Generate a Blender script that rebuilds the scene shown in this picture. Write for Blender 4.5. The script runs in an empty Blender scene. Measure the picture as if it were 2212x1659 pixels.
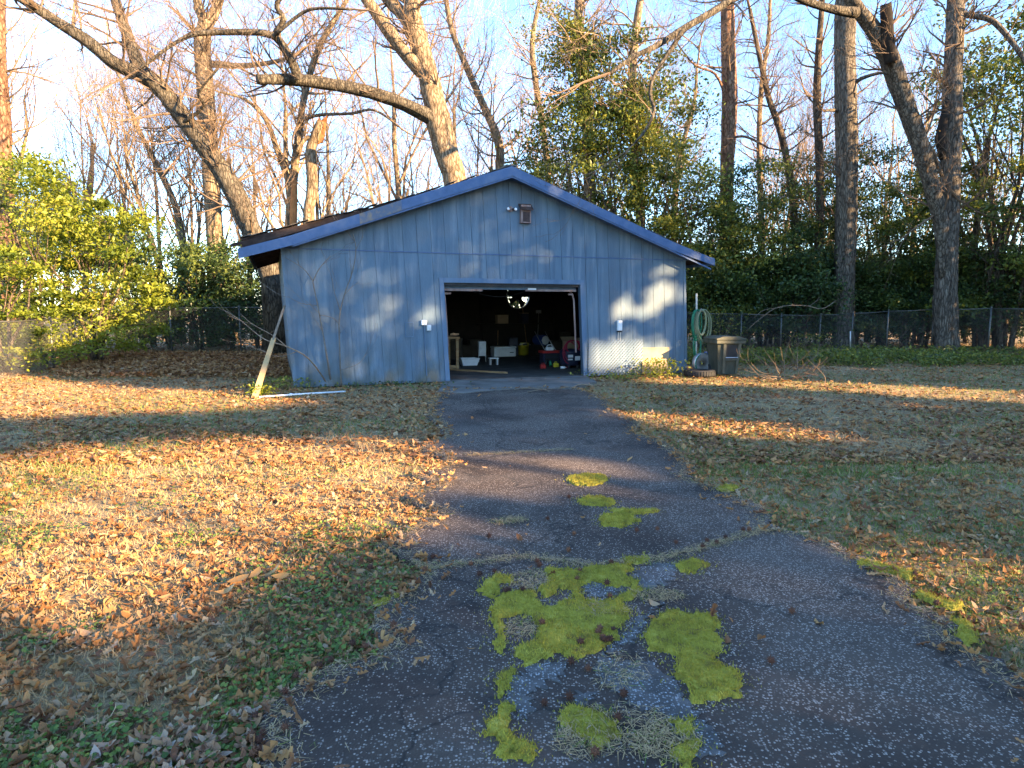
import bpy, bmesh, math, random
import numpy as np
from mathutils import Vector, Matrix
from math import sin, cos, radians as R, pi

# ---------------------------------------------------------------- camera, sky, sun, exposure
sc = bpy.context.scene
C = sc.collection
EYE = 1.55
FPX, CX, CY = 1400.0, 1106.0, 829.5          # photograph studied at 2212 x 1659
PITCH = math.atan(160 / FPX)
cam = bpy.data.objects.new('camera', bpy.data.cameras.new('camera'))
C.objects.link(cam); sc.camera = cam
cam.data.lens = 36 * FPX / 2212; cam.data.sensor_width = 36
cam.data.clip_start = .05; cam.data.clip_end = 3000
cam.location = (0, 0, EYE); cam.rotation_euler = (pi / 2 - PITCH, 0, 0)

SUN_AZ, SUN_EL = R(60), R(17)                # to the right and a little behind the camera
SH = np.array([sin(SUN_AZ), -cos(SUN_AZ)])
SUN = np.array([SH[0] * cos(SUN_EL), SH[1] * cos(SUN_EL), sin(SUN_EL)])
wd = bpy.data.worlds.new('World'); sc.world = wd; wd.use_nodes = True
nt = wd.node_tree; bg = nt.nodes['Background']
sky = nt.nodes.new('ShaderNodeTexSky'); sky.sky_type = 'NISHITA'; sky.sun_disc = False
sky.sun_elevation = SUN_EL; sky.sun_rotation = math.atan2(SH[0], SH[1])
sky.air_density = 1.0; sky.dust_density = 0.0; sky.ozone_density = 4.0
nt.links.new(sky.outputs[0], bg.inputs[0]); bg.inputs[1].default_value = 0.102
sl = bpy.data.lights.new('sun', 'SUN'); sl.energy = 4.4; sl.angle = R(.55); sl.color = (1, .69, .37)
so = bpy.data.objects.new('sun', sl); C.objects.link(so)
so.rotation_euler = Vector(-SUN).to_track_quat('-Z', 'Y').to_euler(); so.location = (30, -20, 30)
vs = sc.view_settings
vs.view_transform = 'Standard'; vs.look = 'None'; vs.gamma = 1; vs.use_curve_mapping = False
vs.exposure = 3.0
sc.cycles.max_bounces = 4; sc.cycles.diffuse_bounces = 2; sc.cycles.glossy_bounces = 2; sc.cycles.transmission_bounces = 3; sc.cycles.transparent_max_bounces = 4

rng = np.random.default_rng(7); random.seed(7)

# ---------------------------------------------------------------- projection helpers (photo pixel -> place)
def ray(px, py):
    u = (px - CX) / FPX; v = (CY - py) / FPX
    return np.array([u, cos(PITCH) + v * sin(PITCH), -sin(PITCH) + v * cos(PITCH)])
def gp(px, py, z=0):
    d = ray(px, py); s = (z - EYE) / d[2]
    return np.array([d[0] * s, d[1] * s, z])
def W(px, py, Y):
    d = ray(px, py); s = Y / d[1]
    return np.array([d[0] * s, Y, EYE + d[2] * s])
def pxm(Y): return Y / FPX                     # metres per photo pixel at depth Y
GA = R(20); GO = np.array([-4.36, 12.93, 0]); GT = np.array([cos(GA), sin(GA), 0]); GN = np.array([sin(GA), -cos(GA), 0])
LEAN = .055
def wl(px, py, off=0):                         # photo pixel -> (x, z) on the garage front, off metres proud
    o = np.array([0, 0, EYE]); d = ray(px, py); P0 = GO + GN * off
    s = ((P0 - o) @ GN) / (d @ GN); P = o + d * s
    return float((P - GO) @ GT), float(P[2])
def G(x, y, z): return GO + GT * x - GN * y + np.array([0, 0, z])

# ---------------------------------------------------------------- noise
def vnoise(x, y, s, seed=0):
    r = np.random.default_rng(seed + 100).random((64, 64))
    x = np.asarray(x, float) / s; y = np.asarray(y, float) / s
    xi = np.floor(x).astype(int); yi = np.floor(y).astype(int); fx = x - xi; fy = y - yi
    fx = fx * fx * (3 - 2 * fx); fy = fy * fy * (3 - 2 * fy)
    a = r[xi % 64, yi % 64]; b = r[(xi + 1) % 64, yi % 64]; c = r[xi % 64, (yi + 1) % 64]; d = r[(xi + 1) % 64, (yi + 1) % 64]
    return (a * (1 - fx) + b * fx) * (1 - fy) + (c * (1 - fx) + d * fx) * fy
def fnoise(x, y, s, seed=0): return .55 * vnoise(x, y, s, seed) + .3 * vnoise(x, y, s / 2.1, seed + 1) + .15 * vnoise(x, y, s / 4.3, seed + 2)
def pip(x, y, poly):
    x = np.asarray(x, float); y = np.asarray(y, float); ins = np.zeros(x.shape, bool); n = len(poly)
    for i in range(n):
        x1, y1 = poly[i][:2]; x2, y2 = poly[(i + 1) % n][:2]
        if y1 == y2: continue
        c = ((y1 > y) != (y2 > y)) & (x < (x2 - x1) * (y - y1) / (y2 - y1) + x1)
        ins ^= c
    return ins
def pdist(x, y, poly):
    x = np.asarray(x, float); y = np.asarray(y, float); best = np.full(x.shape, 1e9); n = len(poly)
    for i in range(n):
        a = np.array(poly[i][:2]); b = np.array(poly[(i + 1) % n][:2]); ab = b - a; L = ab @ ab + 1e-12
        t = np.clip(((x - a[0]) * ab[0] + (y - a[1]) * ab[1]) / L, 0, 1)
        best = np.minimum(best, np.hypot(x - a[0] - t * ab[0], y - a[1] - t * ab[1]))
    return best
def rough_poly(pts, step=.06, amp=.03, seed=1):
    out = []; r = np.random.default_rng(seed); n = len(pts)
    for i in range(n):
        a = np.array(pts[i][:2], float); b = np.array(pts[(i + 1) % n][:2], float); L = np.linalg.norm(b - a)
        k = max(1, int(L / step)); nr = np.array([-(b - a)[1], (b - a)[0]]) / (L + 1e-9)
        for j in range(k):
            q = a + (b - a) * j / k
            out.append(q + nr * (r.normal() * amp * (0.3 if j == 0 else 1)))
    return out

# ---------------------------------------------------------------- mesh building
class MB:
    """collects triangles/quads for ONE mesh"""
    def __init__(s, xf=None): s.v = []; s.f = []; s.r = []; s.n = 0; s.xf = xf
    def add(s, V, F, r=.5):
        V = np.asarray(V, float).reshape(-1, 3)
        if s.xf is not None: V = s.xf(V)
        T = []
        if isinstance(F, np.ndarray):
            T = F if F.shape[1] == 3 else np.concatenate([F[:, [0, 1, 2]], F[:, [0, 2, 3]]])
        else:
            for q in F:
                for k in range(1, len(q) - 1): T.append((q[0], q[k], q[k + 1]))
            T = np.array(T, int).reshape(-1, 3)
        s.v.append(V); s.f.append(T + s.n); s.n += len(V)
        s.r.append(np.full(len(V), r) if np.isscalar(r) else np.asarray(r, float)); return s
    def box(s, a, b, r=.5):
        (x0, y0, z0), (x1, y1, z1) = a, b
        V = [(x0, y0, z0), (x1, y0, z0), (x1, y1, z0), (x0, y1, z0), (x0, y0, z1), (x1, y0, z1), (x1, y1, z1), (x0, y1, z1)]
        return s.add(V, [(0, 3, 2, 1), (4, 5, 6, 7), (0, 1, 5, 4), (1, 2, 6, 5), (2, 3, 7, 6), (3, 0, 4, 7)], r)
    def bbox(s, a, b, e=.01, r=.5):             # box with chamfered vertical edges and top
        (x0, y0, z0), (x1, y1, z1) = a, b
        def ring(z, i): return [(x0 + e + i, y0 + i, z), (x1 - e - i, y0 + i, z), (x1 - i, y0 + e + i, z), (x1 - i, y1 - e - i, z), (x1 - e - i, y1 - i, z), (x0 + e + i, y1 - i, z), (x0 + i, y1 - e - i, z), (x0 + i, y0 + e + i, z)]
        V = ring(z0, e * .5) + ring(z0 + e * .5, 0) + ring(z1 - e, 0) + ring(z1, e * .6)
        F = [tuple(range(7, -1, -1)), tuple(range(24, 32))]
        for k in range(3):
            for i in range(8): j = (i + 1) % 8; F.append((k * 8 + i, k * 8 + j, k * 8 + 8 + j, k * 8 + 8 + i))
        return s.add(V, F, r)
    def prism(s, poly, y0, y1, r=.5):           # polygon in x,z extruded along y
        n = len(poly); V = [(p[0], y0, p[1]) for p in poly] + [(p[0], y1, p[1]) for p in poly]
        F = [tuple(range(n)), tuple(range(2 * n - 1, n - 1, -1))] + [(i, n + i, n + (i + 1) % n, (i + 1) % n) for i in range(n)]
        return s.add(V, F, r)
    def slab(s, poly, z0, z1, r=.5):            # concave polygon in x,y extruded along z
        from mathutils.geometry import tessellate_polygon
        n = len(poly); top = [(p[0], p[1], z1) for p in poly]
        T = tessellate_polygon([[Vector((p[0], p[1], 0)) for p in poly]])
        V = top + [(p[0], p[1], z0) for p in poly]
        F = []
        for t in T:
            a, b, c = [np.array(poly[i][:2]) for i in t]
            cr = (b - a)[0] * (c - a)[1] - (b - a)[1] * (c - a)[0]
            F.append(tuple(t) if cr > 0 else (t[0], t[2], t[1]))
        F += [(i, n + i, n + (i + 1) % n, (i + 1) % n) for i in range(n)]
        return s.add(V, F, r)
    def tube(s, path, rad, n=6, cap=True, r=.5, ov=None):
        P = [np.array(p, float) for p in path]; m = len(P)
        if np.isscalar(rad): rad = [rad] * m
        V = []; up = None
        for i in range(m):
            t = P[min(i + 1, m - 1)] - P[max(i - 1, 0)]; t = t / (np.linalg.norm(t) + 1e-9)
            if up is None:
                up = np.array([0, 0, 1.]) if abs(t[2]) < .9 else np.array([1., 0, 0])
            a = np.cross(t, up); a /= np.linalg.norm(a) + 1e-9; b = np.cross(a, t); up = b
            for k in range(n):
                an = 2 * pi * k / n; q = rad[i] * (1 if ov is None else ov[i][k])
                V.append(P[i] + (a * cos(an) + b * sin(an)) * q)
        F = [(i * n + k, i * n + (k + 1) % n, (i + 1) * n + (k + 1) % n, (i + 1) * n + k) for i in range(m - 1) for k in range(n)]
        if cap: F += [tuple(range(n - 1, -1, -1)), tuple(range((m - 1) * n, m * n))]
        return s.add(V, F, r)
    def lathe(s, prof, n=20, at=(0, 0, 0), r=.5, axis='z'):
        V = []
        for (q, z) in prof:
            for k in range(n):
                a = 2 * pi * k / n
                if axis == 'z': V.append((at[0] + q * cos(a), at[1] + q * sin(a), at[2] + z))
                elif axis == 'y': V.append((at[0] + q * cos(a), at[1] + z, at[2] + q * sin(a)))
                else: V.append((at[0] + z, at[1] + q * cos(a), at[2] + q * sin(a)))
        m = len(prof)
        F = [(i * n + k, i * n + (k + 1) % n, (i + 1) * n + (k + 1) % n, (i + 1) * n + k) for i in range(m - 1) for k in range(n)]
        return s.add(V, F, r)
    def mesh(s, name, smooth=False):
        me = bpy.data.meshes.new(name)
        if not s.v: return me
        V = np.concatenate(s.v); F = np.concatenate(s.f); rr = np.concatenate(s.r)
        me.vertices.add(len(V)); me.vertices.foreach_set('co', V.astype(np.float32).ravel())
        me.loops.add(F.size); me.loops.foreach_set('vertex_index', F.astype(np.int32).ravel())
        me.polygons.add(len(F)); me.polygons.foreach_set('loop_start', np.arange(0, F.size, 3, dtype=np.int32))
        at = me.attributes.new('rnd', 'FLOAT', 'POINT'); at.data.foreach_set('value', rr.astype(np.float32))
        me.update(calc_edges=True)
        me.polygons.foreach_set('use_smooth', np.full(len(F), bool(smooth)))
        return me
    def build(s, name, m, parent=None, smooth=False, loc=None):
        return link(name, s.mesh(name, smooth), m, parent, loc)
def link(name, me, m=None, parent=None, loc=None, rz=0):
    if m is not None and not me.materials: me.materials.append(m)
    o = bpy.data.objects.new(name, me); C.objects.link(o)
    if parent is not None: o.parent = parent
    if loc is not None: o.location = tuple(loc)
    if rz: o.rotation_euler[2] = rz
    return o
def thing(name, label, cat, loc=(0, 0, 0), rz=0, group=None):
    o = bpy.data.objects.new(name, None); C.objects.link(o); o.empty_display_size = .1
    o.location = tuple(loc); o.rotation_euler = (0, 0, rz); return tag(o, label, cat, group)
def tag(o, label, cat, group=None):
    o['label'] = label; o['category'] = cat
    if group: o['group'] = group
    return o
def structure(o): o['kind'] = 'structure'; return o
def stuff(o, label=None, cat=None):
    o['kind'] = 'stuff'
    if label: o['label'] = label; o['category'] = cat
    return o
def copy_tree(o, parent=None):
    c = o.copy(); C.objects.link(c); c.parent = parent
    for ch in o.children: copy_tree(ch, c)
    return c
def shear(V):
    V = V.copy(); V[:, 0] -= LEAN * V[:, 2]; return V

def scatter(mb, T, F, pos, yaw, pitch, roll, size, rnd, bend=None, basis=None):
    """many copies of a small template (K,3) with faces F; bend (N,) times basis (K,) lifts z"""
    N = len(pos); K = len(T); V = np.repeat(T[None], N, 0) * np.asarray(size).reshape(-1, 1, 1)
    if bend is not None:
        for b, q in zip(bend, basis): V[:, :, 2] += (b * np.asarray(size))[:, None] * q[None]
    def rot(V, ang, i, j):
        c = np.cos(ang)[:, None]; s_ = np.sin(ang)[:, None]; a = V[:, :, i].copy(); b = V[:, :, j].copy()
        V[:, :, i] = a * c - b * s_; V[:, :, j] = a * s_ + b * c
    rot(V, roll, 1, 2); rot(V, pitch, 0, 2); rot(V, yaw, 0, 1)
    V += pos[:, None, :]
    FF = (F[None] + (np.arange(N) * K)[:, None, None]).reshape(-1, 3)
    mb.add(V.reshape(-1, 3), FF, np.repeat(rnd, K)); return mb

# ---------------------------------------------------------------- materials
def mat(name, cols, rough=.8, scale=6., stretch=(1, 1, 1), bump=0., bscale=None, spec=.3, metal=0., detail=5, obj=False, attr=False, rand=False, trans=0., speck=None, coord=None, emit=None):
    """procedural Principled: a colour ramp driven by noise, by a per-piece number or by the object's own random"""
    m = bpy.data.materials.new(name); m.use_nodes = True; t = m.node_tree; N = t.nodes; L = t.links
    p = N['Principled BSDF']; p.inputs['Roughness'].default_value = rough; p.inputs['Metallic'].default_value = metal
    p.inputs['Specular IOR Level'].default_value = spec
    tc = N.new('ShaderNodeTexCoord'); mp = N.new('ShaderNodeMapping'); mp.inputs['Scale'].default_value = stretch
    if obj: L.new(tc.outputs['Object'], mp.inputs[0])
    else:
        ge = N.new('ShaderNodeNewGeometry'); L.new(ge.outputs['Position'], mp.inputs[0])
    nz = N.new('ShaderNodeTexNoise'); nz.inputs['Scale'].default_value = scale; nz.inputs['Detail'].default_value = detail
    nz.inputs['Roughness'].default_value = .6; L.new(mp.outputs[0], nz.inputs[0])
    rp = N.new('ShaderNodeValToRGB'); e = rp.color_ramp.elements
    lo, hi = (.0, 1.) if (attr or rand) else (.3, .7)
    n = len(cols)
    while len(e) < n: e.new(.5)
    for i, c in enumerate(cols):
        e[i].position = lo + (hi - lo) * i / max(1, n - 1); e[i].color = (*c, 1)
    drv = nz.outputs['Fac']
    if attr:
        a = N.new('ShaderNodeAttribute'); a.attribute_name = 'rnd'
        ma = N.new('ShaderNodeMath'); ma.operation = 'MULTIPLY_ADD'; L.new(nz.outputs['Fac'], ma.inputs[0]); ma.inputs[1].default_value = .25
        sb = N.new('ShaderNodeMath'); sb.operation = 'SUBTRACT'; L.new(a.outputs['Fac'], sb.inputs[0]); sb.inputs[1].default_value = .125
        L.new(sb.outputs[0], ma.inputs[2]); drv = ma.outputs[0]
    elif rand:
        a = N.new('ShaderNodeObjectInfo')
        ma = N.new('ShaderNodeMath'); ma.operation = 'MULTIPLY_ADD'; L.new(nz.outputs['Fac'], ma.inputs[0]); ma.inputs[1].default_value = .4
        sb = N.new('ShaderNodeMath'); sb.operation = 'SUBTRACT'; L.new(a.outputs['Random'], sb.inputs[0]); sb.inputs[1].default_value = .2
        L.new(sb.outputs[0], ma.inputs[2]); drv = ma.outputs[0]
    L.new(drv, rp.inputs[0]); col = rp.outputs[0]
    if speck:                                    # (scale, share, colour, softness)
        vo = N.new('ShaderNodeTexVoronoi'); vo.inputs['Scale'].default_value = speck[0]; L.new(mp.outputs[0], vo.inputs[0])
        sp = N.new('ShaderNodeSeparateColor'); L.new(vo.outputs['Color'], sp.inputs[0])
        gt = N.new('ShaderNodeMath'); gt.operation = 'LESS_THAN'; L.new(sp.outputs[0], gt.inputs[0])
        n3 = N.new('ShaderNodeTexNoise'); n3.inputs['Scale'].default_value = .9; n3.inputs['Detail'].default_value = 6; L.new(mp.outputs[0], n3.inputs[0])
        r3 = N.new('ShaderNodeMapRange'); r3.inputs[1].default_value = .35; r3.inputs[2].default_value = .68; r3.inputs[3].default_value = speck[1] * .3; r3.inputs[4].default_value = min(.95, speck[1] * 1.7); L.new(n3.outputs['Fac'], r3.inputs[0]); L.new(r3.outputs[0], gt.inputs[1])
        d_ = N.new('ShaderNodeMath'); d_.operation = 'LESS_THAN'; L.new(vo.outputs['Distance'], d_.inputs[0]); d_.inputs[1].default_value = .46
        mm = N.new('ShaderNodeMath'); mm.operation = 'MULTIPLY'; L.new(gt.outputs[0], mm.inputs[0]); L.new(d_.outputs[0], mm.inputs[1])
        m2 = N.new('ShaderNodeMath'); m2.operation = 'MULTIPLY'; L.new(mm.outputs[0], m2.inputs[0]); L.new(sp.outputs[1], m2.inputs[1])
        mx = N.new('ShaderNodeMix'); mx.data_type = 'RGBA'; L.new(m2.outputs[0], mx.inputs[0]); L.new(col, mx.inputs[6]); mx.inputs[7].default_value = (*speck[2], 1)
        col = mx.outputs[2]
        b2 = N.new('ShaderNodeBump'); b2.inputs['Strength'].default_value = .5; b2.inputs['Distance'].default_value = .006; b2.invert = True
        L.new(vo.outputs['Distance'], b2.inputs['Height']); L.new(b2.outputs[0], p.inputs['Normal'])
    L.new(col, p.inputs['Base Color'])
    if bump:
        b = N.new('ShaderNodeBump'); b.inputs['Strength'].default_value = bump; b.inputs['Distance'].default_value = .03
        n2 = N.new('ShaderNodeTexNoise'); n2.inputs['Scale'].default_value = bscale or scale * 2; n2.inputs['Detail'].default_value = 4
        L.new(mp.outputs[0], n2.inputs[0]); L.new(n2.outputs['Fac'], b.inputs['Height']); L.new(b.outputs[0], p.inputs['Normal'])
    if trans:
        tr = N.new('ShaderNodeBsdfTranslucent'); L.new(col, tr.inputs[0])
        ms = N.new('ShaderNodeMixShader'); ms.inputs[0].default_value = trans
        L.new(p.outputs[0], ms.inputs[1]); L.new(tr.outputs[0], ms.inputs[2]); L.new(ms.outputs[0], N['Material Output'].inputs[0])
    return m
def bark(name, cols, scale=9, plates=False, zs=.25, bump=.9):
    m = mat(name, cols, .9, scale, (1, 1, zs), 0, spec=.1, obj=False, detail=7)
    t = m.node_tree; N = t.nodes; L = t.links; p = N['Principled BSDF']
    mp = [n for n in N if n.type == 'MAPPING'][0]; rp = [n for n in N if n.type == 'VALTORGB'][0]
    vo = N.new('ShaderNodeTexVoronoi'); vo.feature = 'DISTANCE_TO_EDGE'; vo.inputs['Scale'].default_value = 9 if plates else 14; L.new(mp.outputs[0], vo.inputs[0])
    if plates: pass
    nz = [n for n in N if n.type == 'TEX_NOISE'][0]
    dm = N.new('ShaderNodeMix'); dm.data_type = 'VECTOR'; dm.inputs[0].default_value = .12; L.new(mp.outputs[0], dm.inputs[4]); L.new(nz.outputs['Color'], dm.inputs[5]); L.new(dm.outputs[1], vo.inputs[0])
    cl = N.new('ShaderNodeMapRange'); cl.inputs[1].default_value = 0; cl.inputs[2].default_value = .16; cl.inputs[3].default_value = .35; cl.inputs[4].default_value = 1.05
    L.new(vo.outputs['Distance'], cl.inputs[0])
    mu = N.new('ShaderNodeMix'); mu.data_type = 'RGBA'; mu.blend_type = 'MULTIPLY'; mu.inputs[0].default_value = .75
    L.new(rp.outputs[0], mu.inputs[6]); L.new(cl.outputs[0], mu.inputs[7]); L.new(mu.outputs[2], p.inputs['Base Color'])
    b = N.new('ShaderNodeBump'); b.inputs['Strength'].default_value = bump; b.inputs['Distance'].default_value = .05; L.new(cl.outputs[0], b.inputs['Height']); L.new(b.outputs[0], p.inputs['Normal'])
    return m
M = {}
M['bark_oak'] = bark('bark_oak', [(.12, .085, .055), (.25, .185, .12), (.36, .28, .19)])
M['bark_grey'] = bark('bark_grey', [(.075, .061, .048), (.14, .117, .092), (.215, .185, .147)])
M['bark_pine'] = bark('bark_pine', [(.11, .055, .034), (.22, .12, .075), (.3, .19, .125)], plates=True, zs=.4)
M['bark_shade'] = bark('bark_shade', [(.05, .042, .034), (.1, .085, .066), (.16, .135, .1)])  # bark darkened to carry shade on the leaning oak and low limbs
M['bark_dark'] = bark('bark_dark', [(.055, .04, .03), (.12, .09, .065), (.19, .15, .11)])
M['twig'] = mat('twig', [(.11, .075, .05), (.2, .14, .095)], .9, 3, spec=.1)
M['twig_pale'] = mat('twig_pale', [(.17, .118, .078), (.3, .215, .14)], .9, 3, spec=.1)
M['snag'] = mat('snag_wood', [(.28, .1, .035), (.4, .17, .06), (.22, .09, .04)], .9, 8, (1, 1, .2), .5)
M['rot'] = mat('rotten_wood', [(.01, .008, .006), (.03, .022, .017)], 1, 8)
M['leaf_bright'] = mat('leaf_bright', [(.07, .1, .012), (.15, .19, .018), (.26, .28, .03), (.33, .3, .05)], .45, 2, attr=True, trans=.42, spec=.35)
M['leaf_dark'] = mat('leaf_dark', [(.022, .042, .015), (.045, .08, .024), (.08, .12, .03), (.14, .17, .035)], .4, 2, attr=True, trans=.32, spec=.4)
M['leaf_mid'] = mat('leaf_mid', [(.04, .062, .016), (.095, .13, .025), (.19, .21, .033), (.33, .3, .05)], .42, 2, attr=True, trans=.42, spec=.4)
M['leaf_dry'] = mat('leaf_dry', [(.09, .045, .02), (.2, .11, .04), (.3, .2, .07)], .7, 2, attr=True, trans=.3, spec=.2)
M['pine_needle'] = mat('pine_needle', [(.1, .1, .02), (.2, .18, .035), (.3, .24, .06)], .6, 2, attr=True, trans=.25)
M['litter'] = mat('fallen_leaf', [(.11, .047, .021), (.2, .085, .034), (.3, .142, .05), (.38, .205, .075), (.33, .225, .14), (.45, .315, .17)], .7, 30, attr=True, trans=.12, spec=.25)
M['litter_one'] = mat('fallen_leaf_near', [(.12, .055, .028), (.22, .1, .045), (.32, .17, .07), (.36, .27, .19), (.29, .13, .05), (.38, .31, .24)], .65, 40, rand=True, trans=.1, spec=.25, obj=True)
M['straw'] = mat('grass_blade', [(.4, .27, .13), (.48, .34, .18), (.34, .26, .11), (.19, .2, .045), (.1, .17, .035)], .8, 20, attr=True, trans=.2, spec=.2)
M['clover'] = mat('clover_leaf', [(.06, .1, .02), (.11, .175, .03), (.2, .25, .045)], .55, 20, attr=True, trans=.25)
M['moss'] = mat('moss', [(.14, .095, .037), (.25, .205, .035), (.36, .31, .045), (.46, .39, .08)], .95, 14, bump=.6, bscale=160, spec=.1)
M['moss_tuft'] = mat('moss_tuft', [(.18, .125, .037), (.29, .25, .037), (.41, .35, .05), (.55, .46, .1)], .9, 30, attr=True, trans=.2, spec=.1)
M['ground'] = mat('ground_soil', [(.13, .085, .05), (.24, .165, .09), (.3, .22, .12), (.19, .155, .07)], .95, 1.3, bump=.8, bscale=40, spec=.1, detail=10)
M['asphalt'] = mat('asphalt', [(.028, .019, .015), (.049, .035, .027), (.076, .054, .04), (.053, .036, .026)], .85, .9, speck=(98, .52, (.36, .3, .25)), spec=.25, detail=8)
M['worn'] = mat('worn_aggregate', [(.045, .04, .036), (.08, .073, .067), (.125, .115, .107)], .85, 9, speck=(100, .7, (.36, .355, .345)), spec=.25)
M['concrete'] = mat('concrete', [(.08, .072, .062), (.14, .128, .112), (.19, .175, .155)], .9, 2.2, bump=.25, bscale=30, detail=8)

def crack_asphalt(m):                            # fine wandering cracks and dusty stains in the old top coat
    t = m.node_tree; N = t.nodes; L = t.links; p = N['Principled BSDF']; src = p.inputs['Base Color'].links[0].from_socket
    ge = N.new('ShaderNodeNewGeometry'); nz = N.new('ShaderNodeTexNoise'); nz.inputs['Scale'].default_value = 1.7; nz.inputs['Detail'].default_value = 6; L.new(ge.outputs['Position'], nz.inputs[0])
    mv = N.new('ShaderNodeMix'); mv.data_type = 'VECTOR'; mv.inputs[0].default_value = .55; L.new(ge.outputs['Position'], mv.inputs[4]); L.new(nz.outputs['Color'], mv.inputs[5])
    vo = N.new('ShaderNodeTexVoronoi'); vo.feature = 'DISTANCE_TO_EDGE'; vo.inputs['Scale'].default_value = 1.5; L.new(mv.outputs[1], vo.inputs[0])
    r = N.new('ShaderNodeMapRange'); r.inputs[1].default_value = .004; r.inputs[2].default_value = .014; r.inputs[3].default_value = .65; r.inputs[4].default_value = 0; L.new(vo.outputs['Distance'], r.inputs[0])
    mx = N.new('ShaderNodeMix'); mx.data_type = 'RGBA'; L.new(r.outputs[0], mx.inputs[0]); L.new(src, mx.inputs[6]); mx.inputs[7].default_value = (.012, .011, .01, 1)
    n2 = N.new('ShaderNodeTexNoise'); n2.inputs['Scale'].default_value = .8; n2.inputs['Detail'].default_value = 9; n2.inputs['Roughness'].default_value = .7; L.new(ge.outputs['Position'], n2.inputs[0])
    r2 = N.new('ShaderNodeMapRange'); r2.inputs[1].default_value = .5; r2.inputs[2].default_value = .78; r2.inputs[3].default_value = 0; r2.inputs[4].default_value = .55; L.new(n2.outputs['Fac'], r2.inputs[0])
    m2 = N.new('ShaderNodeMix'); m2.data_type = 'RGBA'; L.new(r2.outputs[0], m2.inputs[0]); L.new(mx.outputs[2], m2.inputs[6]); m2.inputs[7].default_value = (.13, .115, .1, 1)
    L.new(m2.outputs[2], p.inputs['Base Color'])
crack_asphalt(M['asphalt'])
def siding_mat():
    m = mat('siding_paint', [(.083, .13, .178), (.104, .16, .213), (.13, .187, .237)], .62, 2.2, (1, 1, .35), bump=.12, bscale=40, spec=.3)
    t = m.node_tree; N = t.nodes; L = t.links; p = N['Principled BSDF']; rp = [n for n in N if n.type == 'VALTORGB'][0]
    ge = [n for n in N if n.type == 'NEW_GEOMETRY'][0]
    def noise(scale, st, lo, hi, det=5):
        mp = N.new('ShaderNodeMapping'); mp.inputs['Scale'].default_value = st; L.new(ge.outputs['Position'], mp.inputs[0])
        n = N.new('ShaderNodeTexNoise'); n.inputs['Scale'].default_value = scale; n.inputs['Detail'].default_value = det; L.new(mp.outputs[0], n.inputs[0])
        r = N.new('ShaderNodeMapRange'); r.inputs[1].default_value = lo; r.inputs[2].default_value = hi; L.new(n.outputs['Fac'], r.inputs[0]); return r.outputs[0]
    def over(col, fac, c, k):
        mk = N.new('ShaderNodeMath'); mk.operation = 'MULTIPLY'; L.new(fac, mk.inputs[0]); mk.inputs[1].default_value = k
        mx = N.new('ShaderNodeMix'); mx.data_type = 'RGBA'; L.new(mk.outputs[0], mx.inputs[0]); L.new(col, mx.inputs[6]); mx.inputs[7].default_value = (*c, 1); return mx.outputs[2]
    oi = N.new('ShaderNodeObjectInfo')
    c = rp.outputs[0]
    c = over(c, oi.outputs['Random'], (.05, .085, .15), .18)
    c = over(c, noise(7, (1, 1, .07), .52, .8), (.24, .29, .34), .65)      # pale run-off streaks
    c = over(c, noise(11, (1, 1, .05), .5, .75), (.04, .065, .105), .62)     # dark streaks
    c = over(c, noise(1.1, (1, 1, .8), .5, .72), (.09, .115, .14), .75)       # greyed weathering
    # green-grey algae in ragged patches near the sill
    sx = N.new('ShaderNodeSeparateXYZ'); L.new(ge.outputs['Position'], sx.inputs[0])
    mr = N.new('ShaderNodeMapRange'); mr.inputs[1].default_value = .95; mr.inputs[2].default_value = .1; L.new(sx.outputs[2], mr.inputs[0])
    mm = N.new('ShaderNodeMath'); mm.operation = 'MULTIPLY'; L.new(mr.outputs[0], mm.inputs[0]); L.new(noise(3.5, (1, 1, .5), .4, .6), mm.inputs[1])
    c = over(c, mm.outputs[0], (.085, .09, .075), .85)
    L.new(c, p.inputs['Base Color']); return m
M['siding'] = siding_mat()
M['trim'] = mat('trim_paint', [(.05, .095, .19), (.065, .115, .225), (.1, .14, .23)], .5, 5, (1, 1, 1), bump=.1, bscale=40)
M['trim_worn'] = mat('trim_worn', [(.2, .17, .14), (.1, .13, .19), (.24, .19, .14)], .85, 6, bump=.2)
M['jamb'] = mat('jamb_paint', [(.07, .12, .19), (.1, .155, .23), (.15, .2, .26)], .6, 4, (1, 1, .2))
M['deck'] = mat('old_roof_wood', [(.018, .012, .01), (.035, .022, .018), (.06, .042, .034)], .95, 6, bump=.3)
M['shingle'] = mat('asphalt_shingle', [(.05, .045, .043), (.09, .083, .078), (.15, .135, .12)], .95, 18, rand=True, bump=.4, bscale=120)
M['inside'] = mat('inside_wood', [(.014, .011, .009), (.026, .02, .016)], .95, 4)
M['wood'] = mat('raw_wood', [(.2, .11, .05), (.32, .19, .09), (.4, .27, .14)], .8, 5, (1, 1, 6))
M['oldwood'] = mat('old_plank', [(.3, .19, .085), (.42, .29, .14), (.36, .25, .13)], .85, 4, (1, 1, .4), bump=.2)
M['white'] = mat('white_plastic', [(.6, .61, .63), (.75, .76, .77)], .45, 5)
M['white_paint'] = mat('white_paint', [(.5, .5, .5), (.66, .66, .65)], .6, 9)
M['steel'] = mat('galvanised', [(.33, .34, .35), (.5, .5, .5)], .45, 9, metal=.7)
M['rail'] = mat('fence_metal', [(.08, .08, .076), (.14, .14, .13)], .5, 9, metal=.5)
M['wire'] = mat('fence_wire', [(.08, .08, .08), (.14, .14, .135)], .6, 9, metal=.4)
M['black'] = mat('black_plastic', [(.012, .012, .013), (.03, .03, .032)], .5, 8)
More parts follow.
